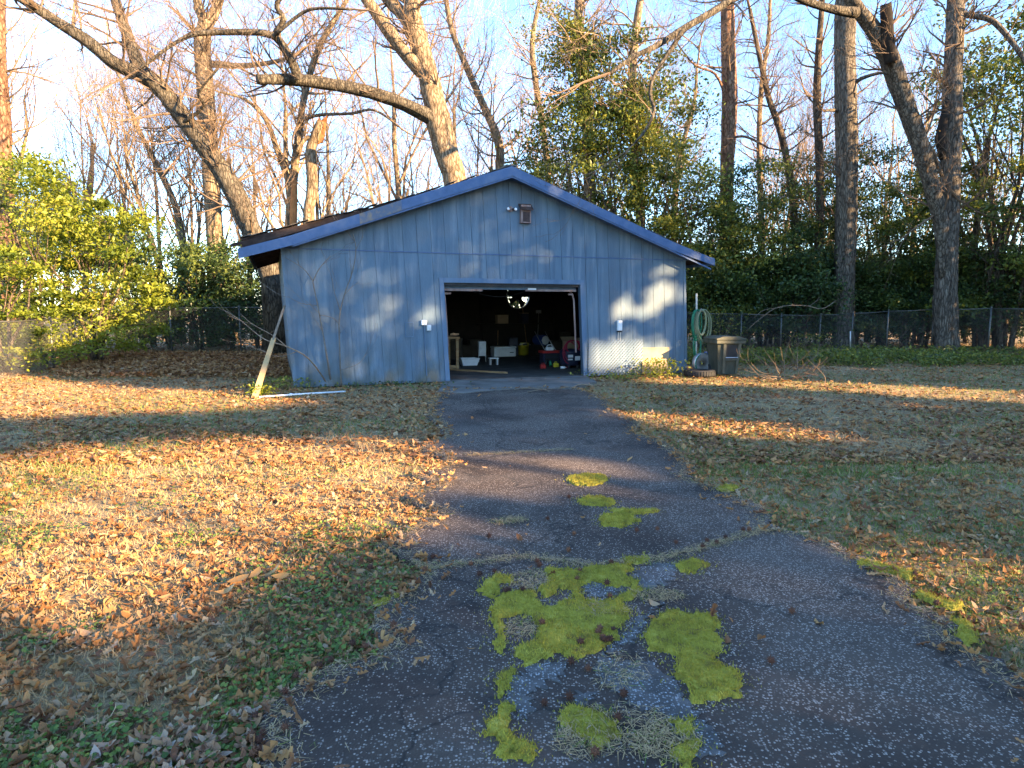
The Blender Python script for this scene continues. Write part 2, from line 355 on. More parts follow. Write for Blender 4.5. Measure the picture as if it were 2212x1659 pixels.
M['rubber'] = mat('rubber', [(.014, .014, .015), (.035, .034, .033)], .8, 12)
M['olive'] = mat('bin_plastic', [(.035, .04, .03), (.055, .06, .045), (.085, .085, .062)], .6, 5, (1, 1, .5))
M['olive_lid'] = mat('bin_lid_plastic', [(.045, .046, .034), (.075, .075, .054), (.105, .1, .075)], .6, 6)
M['blue'] = mat('blue_plastic', [(.012, .035, .16), (.02, .06, .24)], .4, 6)
M['red'] = mat('red_plastic', [(.28, .02, .02), (.4, .035, .03)], .4, 6)
M['hose_red'] = mat('red_hose', [(.25, .015, .04), (.36, .03, .06)], .5, 6)
M['yellow'] = mat('yellow_plastic', [(.38, .3, .02), (.5, .4, .03)], .45, 6)
M['green'] = mat('green_hose', [(.01, .1, .055), (.016, .16, .085), (.03, .2, .11)], .4, 6)
M['hose_pale'] = mat('pale_hose', [(.16, .19, .11), (.26, .28, .17)], .5, 6)
M['card'] = mat('cardboard', [(.3, .21, .13), (.4, .3, .2)], .85, 6)
M['navy'] = mat('navy_plastic', [(.012, .016, .035), (.025, .03, .06)], .4, 6)
M['bathouse'] = mat('weathered_cedar', [(.16, .1, .085), (.26, .18, .16), (.33, .26, .24)], .85, 10, (1, 1, .2))
M['darkwood'] = mat('dark_stained_wood', [(.04, .025, .022), (.075, .05, .045)], .85, 10)
M['glass'] = mat('lamp_glass', [(.7, .72, .75), (.8, .82, .85)], .15, 5, spec=.6)
M['dark_slab'] = mat('dark_floor', [(.03, .027, .024), (.06, .054, .048), (.09, .084, .075)], .8, 2.5)  # floor slab colour, darker than the apron concrete
M['bark_stick'] = mat('stick', [(.13, .1, .07), (.26, .2, .145)], .9, 12)
M['gumball'] = mat('gumball', [(.05, .02, .012), (.1, .04, .022), (.16, .07, .035)], .8, 60, rand=True, obj=True)

# ================================================================ ground
def gh(x, y):
    return .028 * fnoise(x, y, 1.7, 5) + .018 * vnoise(x, y, .4, 9) - .05
far = [-1500, -700, -350, -180, -100, -65, -48]
gx = np.array(far + list(np.arange(-38, 38.01, .45)) + [-q for q in far[::-1]])
gy = np.array([-1500, -600, -250, -100, -50, -25, -12, -5] + list(np.arange(0, 42, .4)) + [46, 52, 60, 75, 100, 150, 300, 700, 1600])
X, Y = np.meshgrid(gx, gy, indexing='ij'); n0, n1 = X.shape
V = np.stack([X, Y, gh(X, Y)], -1).reshape(-1, 3)
I = np.arange(n0 * n1).reshape(n0, n1)
F = np.stack([I[:-1, :-1], I[1:, :-1], I[1:, 1:], I[:-1, 1:]], -1).reshape(-1, 4)
structure(MB().add(V, F).build('ground', M['ground'], smooth=True))

# driveway: outline read from the photograph and laid on the ground
LEFT = [(960, 842), (930, 868), (924, 895), (952, 925), (960, 944), (915, 962), (905, 975), (955, 986), (975, 1003), (885, 1028), (955, 1046), (880, 1072), (900, 1092), (955, 1110), (902, 1136), (810, 1182), (850, 1196), (902, 1222), (912, 1244), (882, 1282), (810, 1316), (795, 1360), (848, 1392), (818, 1418), (720, 1438), (635, 1490), (570, 1540), (575, 1590), (590, 1625), (545, 1700), (520, 1800)]
RIGHT = [(2420, 1800), (2330, 1560), (2212, 1470), (2175, 1448), (2065, 1396), (2042, 1334), (1974, 1311), (1964, 1282), (1941, 1243), (1843, 1200), (1778, 1168), (1700, 1148), (1650, 1146), (1664, 1122), (1648, 1094), (1550, 1056), (1480, 1034), (1500, 1010), (1440, 957), (1376, 937), (1386, 914), (1330, 888), (1318, 870), (1285, 850), (1240, 838)]
DRIVE = [gp(*p)[:2] for p in LEFT + RIGHT]
drv = structure(MB().slab(rough_poly(DRIVE, .05, .03, 3), -.06, .010).build('driveway', M['asphalt']))
APRON = [gp(*p)[:2] for p in [(945, 848), (1000, 851), (1130, 840), (1235, 842), (1288, 826), (1268, 814)]]
dl, dr = wl(965, 715), wl(1256, 710)
DXL = dl[0] + LEAN * dl[1]; DXR = dr[0] + LEAN * dr[1]; DH = 2.13
APRON += [G(DXR + .12, .05, 0)[:2], G(DXL - .12, .05, 0)[:2]]
structure(MB().slab(rough_poly(APRON, .08, .02, 4), -.06, .022).build('concrete_apron', M['concrete']))
# bare aggregate showing through the worn top coat
WORN = [[(1370, 1235), (1420, 1218), (1470, 1222), (1450, 1262), (1400, 1280), (1372, 1262)], [(1262, 1266), (1300, 1262), (1345, 1274), (1330, 1290), (1270, 1294)],
        [(1440, 1302), (1390, 1330), (1362, 1365), (1330, 1392), (1290, 1425), (1330, 1440), (1400, 1425), (1440, 1465), (1500, 1540), (1545, 1590), (1560, 1640), (1500, 1640), (1440, 1560), (1360, 1530), (1300, 1475), (1285, 1440), (1340, 1405), (1385, 1370), (1400, 1330)],
        [(1100, 1470), (1160, 1440), (1230, 1432), (1220, 1460), (1150, 1500), (1140, 1560), (1110, 1560), (1098, 1510)], [(1240, 1500), (1290, 1500), (1270, 1530), (1235, 1532)]]
for i, w in enumerate(WORN):
    MB().slab(rough_poly([gp(*p)[:2] for p in w], .016, .016, 20 + i), .006, .0145).build('worn_patch', M['worn'], drv)

# moss cushions: each a mound with tufts
def c2(x, y): return (720 + x * .3255, 1119 + y * .3255)
MAIN = [c2(*p) for p in [(935, 490), (1080, 370), (1180, 400), (1185, 500), (1360, 500), (1400, 430), (1420, 340), (1520, 350), (1650, 340), (1900, 300), (1950, 260), (2120, 255), (2150, 300), (2010, 330), (1970, 380), (2040, 430), (2080, 490), (1980, 600), (1990, 680), (1930, 800), (1820, 870), (1760, 920), (1640, 960), (1450, 950), (1300, 1010), (1200, 1060), (1180, 1180), (1220, 1250), (1150, 1340), (1200, 1420), (1250, 1480), (1380, 1580), (1350, 1700), (1180, 1700), (1010, 1480), (1010, 1400), (1080, 1310), (1060, 1150), (1080, 1080), (1180, 1010), (1250, 960), (1080, 920), (1050, 850), (1060, 780), (1020, 620), (1030, 550)]]
HOLES = [[c2(*p) for p in [(1385, 560), (1450, 520), (1560, 505), (1565, 530), (1480, 575), (1400, 582)]], [c2(*p) for p in [(1670, 480), (1720, 450), (1850, 475), (1925, 490), (1880, 530), (1690, 555)]], [c2(*p) for p in [(1130, 700), (1230, 660), (1330, 700), (1320, 800), (1200, 850), (1150, 790)]]]
M2 = [(1385, 1380), (1403, 1347), (1440, 1321), (1492, 1324), (1541, 1330), (1560, 1353), (1557, 1396), (1567, 1444), (1619, 1474), (1615, 1493), (1573, 1523), (1502, 1536), (1466, 1520), (1462, 1470), (1440, 1422), (1391, 1412)]
def ell(x, y, a, b, k=11): return [(x + a * cos(2 * pi * i / k), y + b * sin(2 * pi * i / k)) for i in range(k)]
MOSS = [(MAIN, HOLES, 'large bright green moss cushion covering the middle of the near driveway'),
        (M2, [], 'green moss cushion on the driveway, right of the largest moss patch'),
        ([(1452, 1560), (1490, 1552), (1522, 1566), (1512, 1640), (1500, 1700), (1450, 1700)], [], 'moss cushion at the bottom edge of the photo, nearest to the viewer'),
        ([(1440, 1225), (1492, 1208), (1534, 1219), (1521, 1240), (1470, 1248)], [], 'small moss cushion at the right end of the driveway crack'),
        (ell(1270, 1040, 50, 14), [], 'oval moss cushion on the driveway, farthest of the three in a row'),
        (ell(1286, 1087, 50, 13), [], 'oval moss cushion on the driveway, middle one of three in a row'),
        (ell(1335, 1127, 50, 18), [], 'oval moss cushion on the driveway, nearest of the three in a row'),
        ([(1845, 1208), (1880, 1212), (1935, 1228), (1982, 1240), (1960, 1258), (1900, 1240), (1850, 1222)], [], 'long moss strip along the right driveway edge, farther one'),
        ([(1972, 1284), (2030, 1288), (2095, 1308), (2070, 1325), (2010, 1312)], [], 'moss strip along the right driveway edge beside brown leaves'),
        ([(2052, 1344), (2100, 1350), (2128, 1388), (2090, 1398), (2062, 1376)], [], 'moss clump on the right driveway edge, nearest of the edge strips'),
        ([(776, 1316), (830, 1296), (872, 1284), (868, 1298), (812, 1318)], [], 'dark moss strip on the left driveway edge'),
        (ell(1575, 1058, 27, 8), [], 'small moss patch on the far right driveway edge'),
        (ell(1375, 1108, 62, 6), [], 'thin faint moss smear behind the three oval cushions'),
        ([(1190, 1540), (1250, 1520), (1330, 1560), (1370, 1600), (1330, 1640), (1250, 1640), (1205, 1590)], [], 'moss cushion under straw at the bottom middle of the driveway')]
TRI = np.array([[0, 1, 2]])
blade_t = np.array([[-.5, 0, 0], [.5, 0, 0], [.1, .12, 1.]])
for i, (pl, holes, lab) in enumerate(MOSS):
    P = rough_poly([gp(*p)[:2] for p in pl], .035, .012, 40 + i); H = [rough_poly([gp(*p)[:2] for p in h], .03, .01, 80 + i) for h in holes]
    A = np.array(P); lo = A.min(0); hi = A.max(0); st = .012
    xs = np.arange(lo[0], hi[0] + st, st); ys = np.arange(lo[1], hi[1] + st, st); Xg, Yg = np.meshgrid(xs, ys, indexing='ij')
    ins = pip(Xg, Yg, P); d = pdist(Xg, Yg, P)
    for h in H:
        ih = pip(Xg, Yg, h); ins &= ~ih; d = np.minimum(d, pdist(Xg, Yg, h))
    ins &= (d / .1 + 1.5 * fnoise(Xg, Yg, .07, 90 + i) > 1.0) & (vnoise(Xg, Yg, .075, 130 + i) + 2 * d > .14)
    d = np.minimum(d, .03 + .05 * vnoise(Xg, Yg, .05, 12))
    hgt = .013 + np.where(ins, .017 * (1 - np.exp(-d / .03)) * (.35 + .9 * vnoise(Xg, Yg, .06, 70 + i)) + .004 * vnoise(Xg, Yg, .013, 3), -.01)
    Ix = np.arange(Xg.size).reshape(Xg.shape); keep = ins[:-1, :-1] | ins[1:, 1:] | ins[1:, :-1] | ins[:-1, 1:]
    Fq = np.stack([Ix[:-1, :-1], Ix[1:, :-1], Ix[1:, 1:], Ix[:-1, 1:]], -1)[keep]
    us = np.unique(Fq); mp_ = np.zeros(Xg.size, int); mp_[us] = np.arange(len(us))
    o = MB().add(np.stack([Xg, Yg, hgt], -1).reshape(-1, 3)[us], mp_[Fq]).build('moss_patch', M['moss'], smooth=True)
    tag(o, lab, 'moss', 'moss cushions on the driveway')
    k = np.where(ins.ravel())[0]; n = min(36000, len(k) * 5)
    if n > 5:
        k = rng.choice(k, n); far_ = np.where(rng.random(n) < .3, .04, .008); pos = np.stack([Xg.ravel()[k] + rng.normal(0, 1, n) * far_, Yg.ravel()[k] + rng.normal(0, 1, n) * far_, np.where(far_ > .01, .012, hgt.ravel()[k] - .003)], -1)
        t = MB(); T = blade_t * np.array([.3, 1, 1]); scatter(t, T, TRI, pos, rng.random(n) * 6.28, rng.normal(0, .5, n), rng.normal(0, .5, n), rng.uniform(.008, .021, n), np.clip(.35 * rng.random(n) + .45 * vnoise(pos[:, 0], pos[:, 1], .12, 8) + .4 * vnoise(pos[:, 0], pos[:, 1], .035, 18) - .08, 0, 1))
        stuff(t.build('tufts', M['moss_tuft'], o))

# ================================================================ garage
GW, GD, EH, PH = 9.27, 8.0, 2.86, 4.50
RX = GW / 2 + .12
SEAM = 2.74
garage = thing('garage', 'weathered blue wooden garage with open door and gabled roof', 'garage', GO, GA)
def GB(): return MB(shear)
def gz(x): return PH - ((RX - x) / RX if x < RX else (x - RX) / (GW - RX)) * (PH - EH)
def top(x): return gz(x)
fw = GB()
fw.box((0.02, .012, 0), (DXL, .09, 2.75)).box((DXR, .012, 0), (GW - .02, .09, 2.75)).box((DXL, .012, DH), (DXR, .09, 2.75))
fw.prism([(0.02, 2.75), (GW - .02, 2.75), (GW - .02, EH), (RX, PH), (.02, EH)], .012, .09)
front = fw.build('front_wall', M['siding'], garage)
nb = 31; bw = GW / nb
for k in range(nb):
    x0 = k * bw + .004; x1 = (k + 1) * bw - .004; j = random.uniform(0, .004)
    zb = .02 + random.uniform(0, .03)
    segs = [(x0, x1, zb, SEAM)]
    if x1 > DXL - .1 and x0 < DXR + .1:
        segs = [(x0, x1, DH + .1, SEAM)]
        if x0 < DXL - .1: segs.append((x0, min(x1, DXL - .102), zb, DH + .1 - .001))
        if x1 > DXR + .1: segs.append((max(x0, DXR + .102), x1, zb, DH + .1 - .001))
    for (a, b, z0, z1) in segs:
        if b - a > .02: GB().box((a, -j, z0), (b, .012, z1)).build('siding_board', M['siding'], front)
    t0, t1 = top(x0) - .02, top(x1) - .02; j = random.uniform(0, .004)
    pol = [(x0, SEAM + .022), (x1, SEAM + .022), (x1, t1)] + ([(RX, PH - .02)] if x0 < RX < x1 else []) + [(x0, t0)]
    GB().prism(pol, -j - .004, .012).build('siding_board', M['siding'], front)
GB().box((0, -.016, SEAM), (GW, .03, SEAM + .02)).build('seam_flashing', M['trim'], front)
GB().box((-.02, -.02, 0.03), (.05, .02, EH - .02)).build('corner_trim', M['siding'], front)
GB().box((GW - .05, -.02, 0.03), (GW + .02, .02, EH - .02)).build('corner_trim', M['siding'], front)
for x in (0, GW - .08):
    w = GB().box((x, .09, 0), (x + .08, GD, EH - .03)).build('side_wall', M['siding'] if x == 0 else M['siding'], garage)
# back wall with the round fan opening
FX = None
o_ = np.array([0, 0, EYE]); d_ = ray(1117, 641); Pb = GO - GN * (GD - .05); s_ = ((Pb - o_) @ GN) / (d_ @ GN); Pf = o_ + d_ * s_
FX, FZ = float((Pf - GO) @ GT) + LEAN * Pf[2], float(Pf[2]); FR = .43
bwm = GB(); kk = 24
bwm.box((0.08, GD - .1, 0), (FX - FR, GD, EH - .03)).box((FX + FR, GD - .1, 0), (GW - .08, GD, EH - .03))
bwm.box((FX - FR, GD - .1, 0), (FX + FR, GD, FZ - FR)).box((FX - FR, GD - .1, FZ + FR), (FX + FR, GD, EH - .03))
bwm.prism([(.08, EH - .03), (GW - .08, EH - .03), (RX, PH - .03)], GD - .1, GD)
for i in range(kk):
    a0, a1 = 2 * pi * i / kk, 2 * pi * (i + 1) / kk
    def sq(a): c, s = cos(a), sin(a); q = max(abs(c), abs(s)); return (FX + FR * c / q, FZ + FR * s / q)
    bwm.prism([(FX + FR * .97 * cos(a0), FZ + FR * .97 * sin(a0)), sq(a0), sq(a1), (FX + FR * .97 * cos(a1), FZ + FR * .97 * sin(a1))], GD - .1, GD)
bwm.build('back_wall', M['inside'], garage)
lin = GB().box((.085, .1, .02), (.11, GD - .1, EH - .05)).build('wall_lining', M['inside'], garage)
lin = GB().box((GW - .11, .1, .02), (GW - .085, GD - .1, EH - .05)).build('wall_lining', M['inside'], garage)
GB().box((.12, .095, -.05), (GW - .12, GD - .1, .03)).build('floor_slab', M['dark_slab'], garage)
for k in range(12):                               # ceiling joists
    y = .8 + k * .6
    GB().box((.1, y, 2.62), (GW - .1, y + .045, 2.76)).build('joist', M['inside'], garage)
for x in (1.6, 3.2, 4.8, 6.4, 7.9):               # studs on the back wall
    if abs(x - FX) > .6: GB().box((x, GD - .19, .03), (x + .05, GD - .1, 2.6)).build('stud', M['inside'], garage)
for z, x0, x1 in ((.95, .2, 3.3), (1.45, .2, 3.0), (1.05, 6.2, 9.1)):
    GB().box((x0, GD - .55, z), (x1, GD - .2, z + .03)).build('wall_shelf', M['inside'], garage)

# roof: two decks, rake boards, shingles. The left half is rotten and lifts away from its rake board
OV, FO = .62, .34                                 # eave and front overhang
def rz(x):                                        # top of roof deck along the slope, lifted at the rotten left eave
    z = gz(x) + .06
    if x < 2.6: z += .2 * ((2.6 - x) / 3.3) ** 1.2
    return z
xl = np.linspace(-OV - .08, RX, 15); xr = np.linspace(RX, GW + OV, 12)
roof = GB()
for xs in (xl, xr):
    for a, b in zip(xs[:-1], xs[1:]):
        roof.prism([(a, rz(a) - .03), (b, rz(b) - .03), (b, rz(b)), (a, rz(a))], -FO + .05, GD + .3)
roof = roof.build('roof', M['deck'], garage)
def shing(mb, x, s, y, w, dz=0):                  # one shingle; s = -1 left slope, 1 right slope
    L = .2; xa = x; xb = x + s * L; za, zb = rz(xa) + .022 + dz, rz(xb) + .012 + dz
    V = [(xa, y, za - .012), (xb, y, zb - .006), (xb, y + w, zb - .006), (xa, y + w, za - .012), (xa, y, za), (xb, y, zb), (xb, y + w, zb), (xa, y + w, za)]
    return mb.add(V, [(0, 3, 2, 1), (4, 5, 6, 7), (0, 1, 5, 4), (1, 2, 6, 5), (2, 3, 7, 6), (3, 0, 4, 7)])
rest = GB()
for s, x_end, x_top in ((-1, -OV - .1, RX), (1, GW + OV + .02, RX)):
    n = int(abs(x_top - x_end) / .15)
    for i in range(n):
        x = x_end - s * i * .15 - s * .2
        y0 = -FO + .0 + random.uniform(-.05, .03)
        shing(GB(), x, s, y0, .3, random.uniform(0, .018) + (.03 * random.random() if s < 0 else 0)).build('shingle', M['shingle'], roof)
        for j in range(1, 28): shing(rest, x, s, y0 + j * .305, .3, random.uniform(0, .012))
stuff(rest.build('shingle_field', M['shingle'], roof))
GB().box((RX - .12, -FO - .02, PH + .075), (RX + .12, GD + .3, PH + .1)).build('ridge_cap', M['shingle'], roof)
def rake(x0, x1, z0, z1, h, name, m, y=-FO, th=.04, h1=None):
    h1 = h1 or h
    return GB().prism([(x0, z0 - h), (x1, z1 - h1), (x1, z1), (x0, z0)], y - th, y).build(name, m, garage)
def rk(x): return gz(x) + .07
rake(RX, GW - .55, rk(RX), rk(GW - .55), .2, 'rake_board', M['trim'])
rake(GW - .549, GW + .6, rk(GW - .55), rk(GW + .6) + .06, .2, 'rake_board', M['trim'], h1=.16)
rake(2.35, RX - .001, rk(2.35), rk(RX), .2, 'rake_board', M['trim'])
rake(1.5, 2.349, rk(1.5) - .02, rk(2.35) - .004, .2, 'rake_board', M['trim_worn'])
rake(.2, 1.499, rk(.2) - .03, rk(1.5) - .02, .19, 'rake_board', M['trim'])
rake(-.78, .199, rk(-.78) + .02, rk(.2) - .03, .18, 'rake_board', M['trim'], h1=.19)
rake(RX, GW + .5, rk(RX) - .2, rk(GW + .5) - .2, .035, 'rake_molding', M['trim'], y=-FO + .01, th=.035)
rake(.2, RX, rk(.2) - .215, rk(RX) - .2, .035, 'rake_molding', M['trim'], y=-FO + .01, th=.035)
rake(-.9, 1.2, rk(-.9) + .15, rk(1.2) + .08, .06, 'sub_fascia', M['deck'], y=-FO + .06, th=.03)
rake(-.7, 2.6, rk(-.7) + .09, rk(2.6) + .01, .07, 'rotten_board', M['deck'], y=-FO + .03, th=.02)
for xa, xb, s in ((.0, RX, -1), (RX, GW, 1)): # soffit under the front overhang
    GB().prism([(xa, rk(xa) - .17), (xb, rk(xb) - .17), (xb, rk(xb) - .155), (xa, rk(xa) - .155)], -FO + .002, -.006).build('soffit', M['trim'], garage)
GB().add([(GW + .02, -FO - .002, EH - .1), (GW + .6, -FO - .002, EH - .08), (GW + .6, 0.3, EH - .08), (GW + .02, .3, EH - .1), (GW + .02, -FO - .002, EH + .06), (GW + .6, -FO - .002, EH - .06), (GW + .6, .3, EH - .06), (GW + .02, .3, EH + .06)], [(0, 3, 2, 1), (4, 5, 6, 7), (0, 1, 5, 4), (1, 2, 6, 5), (2, 3, 7, 6), (3, 0, 4, 7)]).build('eave_return', M['trim'], garage)
GB().box((GW + .56, -FO + .04, EH - .24), (GW + .6, GD + .3, EH - .08)).build('eave_fascia', M['trim'], garage)
GB().box((-.66, -FO + .2, EH - .18), (-.63, GD + .3, EH - .02)).build('eave_fascia', M['deck'], garage)
for k in range(6):                                # rotten rafter tails at the left eave
    y = .1 + k * 1.2
    GB().prism([(-.6, EH - .16), (.0, EH + .03), (0, EH + .15), (-.6, EH - .04)], y, y + .05).build('rafter_tail', M['deck'], garage)

# door frame, tracks and the raised sectional door
GB().box((DXL - .1, -.022, 0), (DXL, .1, DH + .1)).build('door_jamb', M['jamb'], garage)
GB().box((DXR, -.03, 0), (DXR + .1, .1, DH + .1)).build('door_jamb', M['jamb'], garage)
GB().box((DXL, -.03, DH), (DXR, .1, DH + .1)).build('door_head', M['jamb'], garage)
GB().box((DXL, .02, DH - .06), (DXR, .05, DH)).build('weather_strip', M['black'], garage)
od = GB()
od.box((DXL + .03, .16, DH - .13), (DXR - .03, .2, DH - .045))
od = od.build('overhead_door', M['jamb'], garage)
for k in range(4): GB().box((DXL + .03, .24 + k * .53, DH - .03), (DXR - .03, .24 + k * .53 + .52, DH + .015)).build('door_section', M['deck'], od)
GB().box((DXL + .04, .12, DH - .17), (DXL + .9, .15, DH - .12)).build('bottom_rail', M['bathouse'], od)
GB().box((DXR - 1.3, .12, DH - .16), (DXR - .04, .15, DH - .115)).build('bottom_rail', M['bathouse'], od)
GB().box((DXR - 1.25, .09, DH - .13), (DXR - 1.05, .115, DH - .09)).build('handle_plate', M['white'], od)
for x, s in ((DXL + .06, 1), (DXR - .06, -1)):
    GB().tube([(x, .22, .55 if s < 0 else .75), (x, .22, DH - .35), (x + s * .01, .3, DH - .2), (x + s * .01, .5, DH - .1)], .022, 6).build('door_track', M['bathouse'], garage)
    GB().box((x - .02, .2, DH - .24), (x + .14 * s, .24, DH - .2)) .build('track_bracket', M['bathouse'], garage)
GB().tube([(DXL + .7 + i * .14, .5, DH - .14 - .14 * math.sin(pi * i / 10)) for i in range(11)], .008, 5).build('hanging_cord', M['black'], garage)
# ================================================================ things fixed to or leaning on the garage front
def wthing(name, label, cat, px, py, off=0, group=None):
    x, z = wl(px, py, off); return thing(name, label, cat, G(x, -off, z), GA, group)
# bat house under the gable
t = wthing('bat_house', 'weathered brown wooden bat house under the roof peak', 'bat house', 1133, 463)
MB().prism([(-.12, -.2), (.12, -.2), (.11, .19), (-.11, .19)], -.1, -.012).build('box', M['bathouse'], t)
MB().prism([(-.085, -.17), (.085, -.17), (.085, .04), (-.085, .04)], -.106, -.099).build('front_panel', M['darkwood'], t)
for x in (-.1, .085): MB().box((x, -.112, -.19), (x + .02, -.099, .08)).build('side_batten', M['bathouse'], t)
MB().box((-.1, -.112, -.2), (.1, -.1, -.175)).build('bottom_batten', M['bathouse'], t)
MB().add([(-.15, -.16, .07), (.15, -.16, .07), (.15, .0, .2), (-.15, 0, .2), (-.15, -.16, .1), (.15, -.16, .1), (.15, 0, .23), (-.15, 0, .23)], [(0, 3, 2, 1), (4, 5, 6, 7), (0, 1, 5, 4), (1, 2, 6, 5), (2, 3, 7, 6), (3, 0, 4, 7)]).build('lid', M['darkwood'], t)
# floodlight
t = wthing('floodlight', 'twin-head floodlight left of the bat house', 'lamp', 1102, 452)
MB().lathe([(0, -.03), (.06, -.03), (.065, -.012), (.065, -.0)], 14, axis='y').build('base_plate', M['bathouse'], t)
for s in (-1, 1):
    b = MB().tube([(s * .03, -.04, 0), (s * .06, -.07, -.01), (s * .085, -.1, -.01)], [.018, .024, .04], 8).build('lamp_head', M['darkwood'], t)
    MB().lathe([(0, -.032), (.022, -.026), (.034, -.006), (.03, .01)], 10, at=(s * .085, -.115, -.012), axis='y').build('bulb', M['glass'], b)
# small hatch outline, junction boxes, conduit left of the door
t = wthing('wall_hatch', 'small flush blue hatch with thin frame left of the junction boxes', 'hatch', 884, 712)
MB().box((-.075, -.012, -.145), (.075, -.003, .145)).build('panel', M['siding'], t)
for a, b in (((-.09, -.02, -.16), (-.075, -.003, .16)), ((.075, -.02, -.16), (.09, -.003, .16)), ((-.075, -.02, .145), (.075, -.003, .16)), ((-.075, -.02, -.16), (.075, -.003, -.145))):
    MB().box(a, b).build('frame', M['jamb'], t)
t = wthing('junction_box', 'white square electrical box with conduit running to the ground', 'electrical box', 915, 697)
MB().bbox((-.06, -.07, -.05), (.06, -.004, .055), .012).build('cover', M['white'], t)
MB().tube([(.0, -.03, -.05), (.02, -.03, -.6), (.045, -.03, -1.13)], .013, 7).build('conduit', M['jamb'], t)
t = wthing('outlet_box', 'small white outlet box below and right of the square one', 'electrical box', 926, 708)
MB().bbox((-.045, -.06, -.06), (.045, -.004, .06), .01).build('cover', M['white'], t)
MB().box((-.032, -.066, -.045), (.032, -.0601, .03)).build('flap', M['white_paint'], t)
# meter on the right of the door
t = wthing('disconnect_box', 'tall white box with twin conduits right of the door', 'electrical box', 1336, 705)
MB().bbox((-.055, -.09, -.1), (.06, -.004, .14), .014).build('case', M['white'], t)
MB().bbox((-.05, -.08, -.135), (.055, -.004, -.1), .008).build('base', M['black'], t)
for dx in (-.02, .035): MB().tube([(dx, -.04, -.135), (dx - .005, -.04, -.26), (dx + .0, -.04, -.4)], .011, 7).build('conduit', M['steel'], t)
MB().box((-.07, -.05, -.415), (.05, -.004, -.395)).build('clamp', M['bathouse'], t)
# lattice panel: slats one by one
x0, zb = wl(1270, 812, .05); x1, zt = wl(1388, 733, .05); zb = .02; zt = .85
t = thing('lattice_panel', 'diagonal wooden lattice leaning against the wall right of the door', 'lattice', G(x0, -.05, 0), GA)
lw = x1 - x0
def clipseg(c, s):
    # line z = s*(x) + c clipped to the panel with the ragged lower right corner
    pts = []
    for x in np.linspace(0, lw, 200):
        z = s * x + c
        lim = zb + (.0 if x < lw * .62 else .28 * (x / lw - .62) / .38)
        if lim <= z <= zt: pts.append((x, z))
    return (pts[0], pts[-1]) if len(pts) > 6 else None
for layer, s in ((0, -1.0), (1, 1.0)):
    c = -1.6
    while c < 2.8:
        q = clipseg(c, s); c += .085
        if q is None: continue
        a, b = np.array(q[0]), np.array(q[1]); dv = (b - a) / np.linalg.norm(b - a); nn = np.array([-dv[1], dv[0]]) * (.017 if layer else .012)
        y = -.008 if layer == 0 else -.0165
        MB().prism([tuple(a - nn), tuple(b - nn), tuple(b + nn), tuple(a + nn)], y - .007, y).build('slat', M['siding'] if layer == 0 else M['jamb'], t)
# plywood patch
t0 = wl(1387, 751); t1 = wl(1443, 790)
o = MB().box((0, -.03, .02), (t1[0] - t0[0], -.012, t0[1])).build('plywood_board', M['card'], None, loc=G(t0[0], 0, 0)); o.rotation_euler[2] = GA
tag(o, 'low tan plywood board against the wall right of the lattice', 'board')

# hose bracket, hoses, drum, tyre, bin
HP = G(GW + .16, -.16, 0)
t = thing('hose_post', 'grey pipe post beside the right garage corner holding hoses', 'post', HP, GA)
MB().tube([(0, 0, 0), (-.02, 0, 1.2), (-.05, 0, 1.95)], .026, 10).build('pole', M['steel'], t)
MB().tube([(-.04, -.02, 1.5), (-.04, -.16, 1.52), (-.04, -.2, 1.58)], .014, 6).build('hook', M['steel'], t)
def coil(cx, cz, a, b, turns, y0, dy, n=34, jit=.03, seed=0, rot=0.):
    r = random.Random(seed); P = []; ja = jb = 0
    for i in range(int(turns * n) + 1):
        if i % n == 0: ja = r.uniform(-jit, jit); jb = r.uniform(-jit, jit)
        an = pi / 2 + 2 * pi * i / n; xx = (a + ja) * cos(an); zz = (b + jb) * sin(an) - (b + jb)
        P.append((cx + xx * cos(rot) - zz * sin(rot), y0 - dy * i / n - .012 * sin(an * 2), cz + xx * sin(rot) + zz * cos(rot)))
    return P
t = thing('garden_hose', 'pale coiled garden hose hanging on the post by the corner', 'hose', HP, GA)
MB().tube(coil(.06, 1.56, .2, .4, 4.5, -.06, .022, seed=2, rot=.1), .013, 6, r=.5).build('coil', M['hose_pale'], t, True)
MB().tube(coil(-.0, 1.53, .1, .27, 2, -.16, .02, seed=5), .013, 6).build('inner_coil', M['hose_pale'], t, True)
t = thing('green_hose', 'green garden hose looped on the post and trailing to the drum', 'hose', HP, GA)
MB().tube(coil(-.08, 1.55, .11, .36, 5, -.03, .02, seed=9), .012, 6).build('coil', M['green'], t, True)
MB().tube(coil(-.04, 1.0, .1, .32, 4, -.05, .02, seed=12), .012, 6).build('lower_coil', M['green'], t, True)
MB().tube([(-.05, -.1, 1.0), (.02, -.14, .75), (-.02, -.2, .5), (.1, -.24, .45), (.25, -.26, .25), (.22, -.3, .06), (.0, -.34, .03)], .012, 6).build('tail', M['green'], t, True)
t = thing('hose_drum', 'round grey metal hose drum standing below the hanging hoses', 'drum', HP + GN * .22 + np.array([0, 0, .02]), GA)
MB().lathe([(0, -.055), (.17, -.05), (.2, -.06), (.235, -.065), (.245, -.05), (.245, .05), (.235, .06), (0, .05)], 28, at=(.0, 0, .245), axis='y').build('disc', M['steel'], t, True)
MB().lathe([(0, -.075), (.03, -.075), (.035, -.055)], 12, at=(0, 0, .245), axis='y').build('hub', M['rail'], t, True)
hw = MB()
for k in range(3): hw.tube([((.215 - .03 * 0) * cos(a) * 1.03, .01 + .03 * k, .245 + .225 * sin(a)) for a in np.linspace(-1.2, 1.9, 22)], .013, 6)
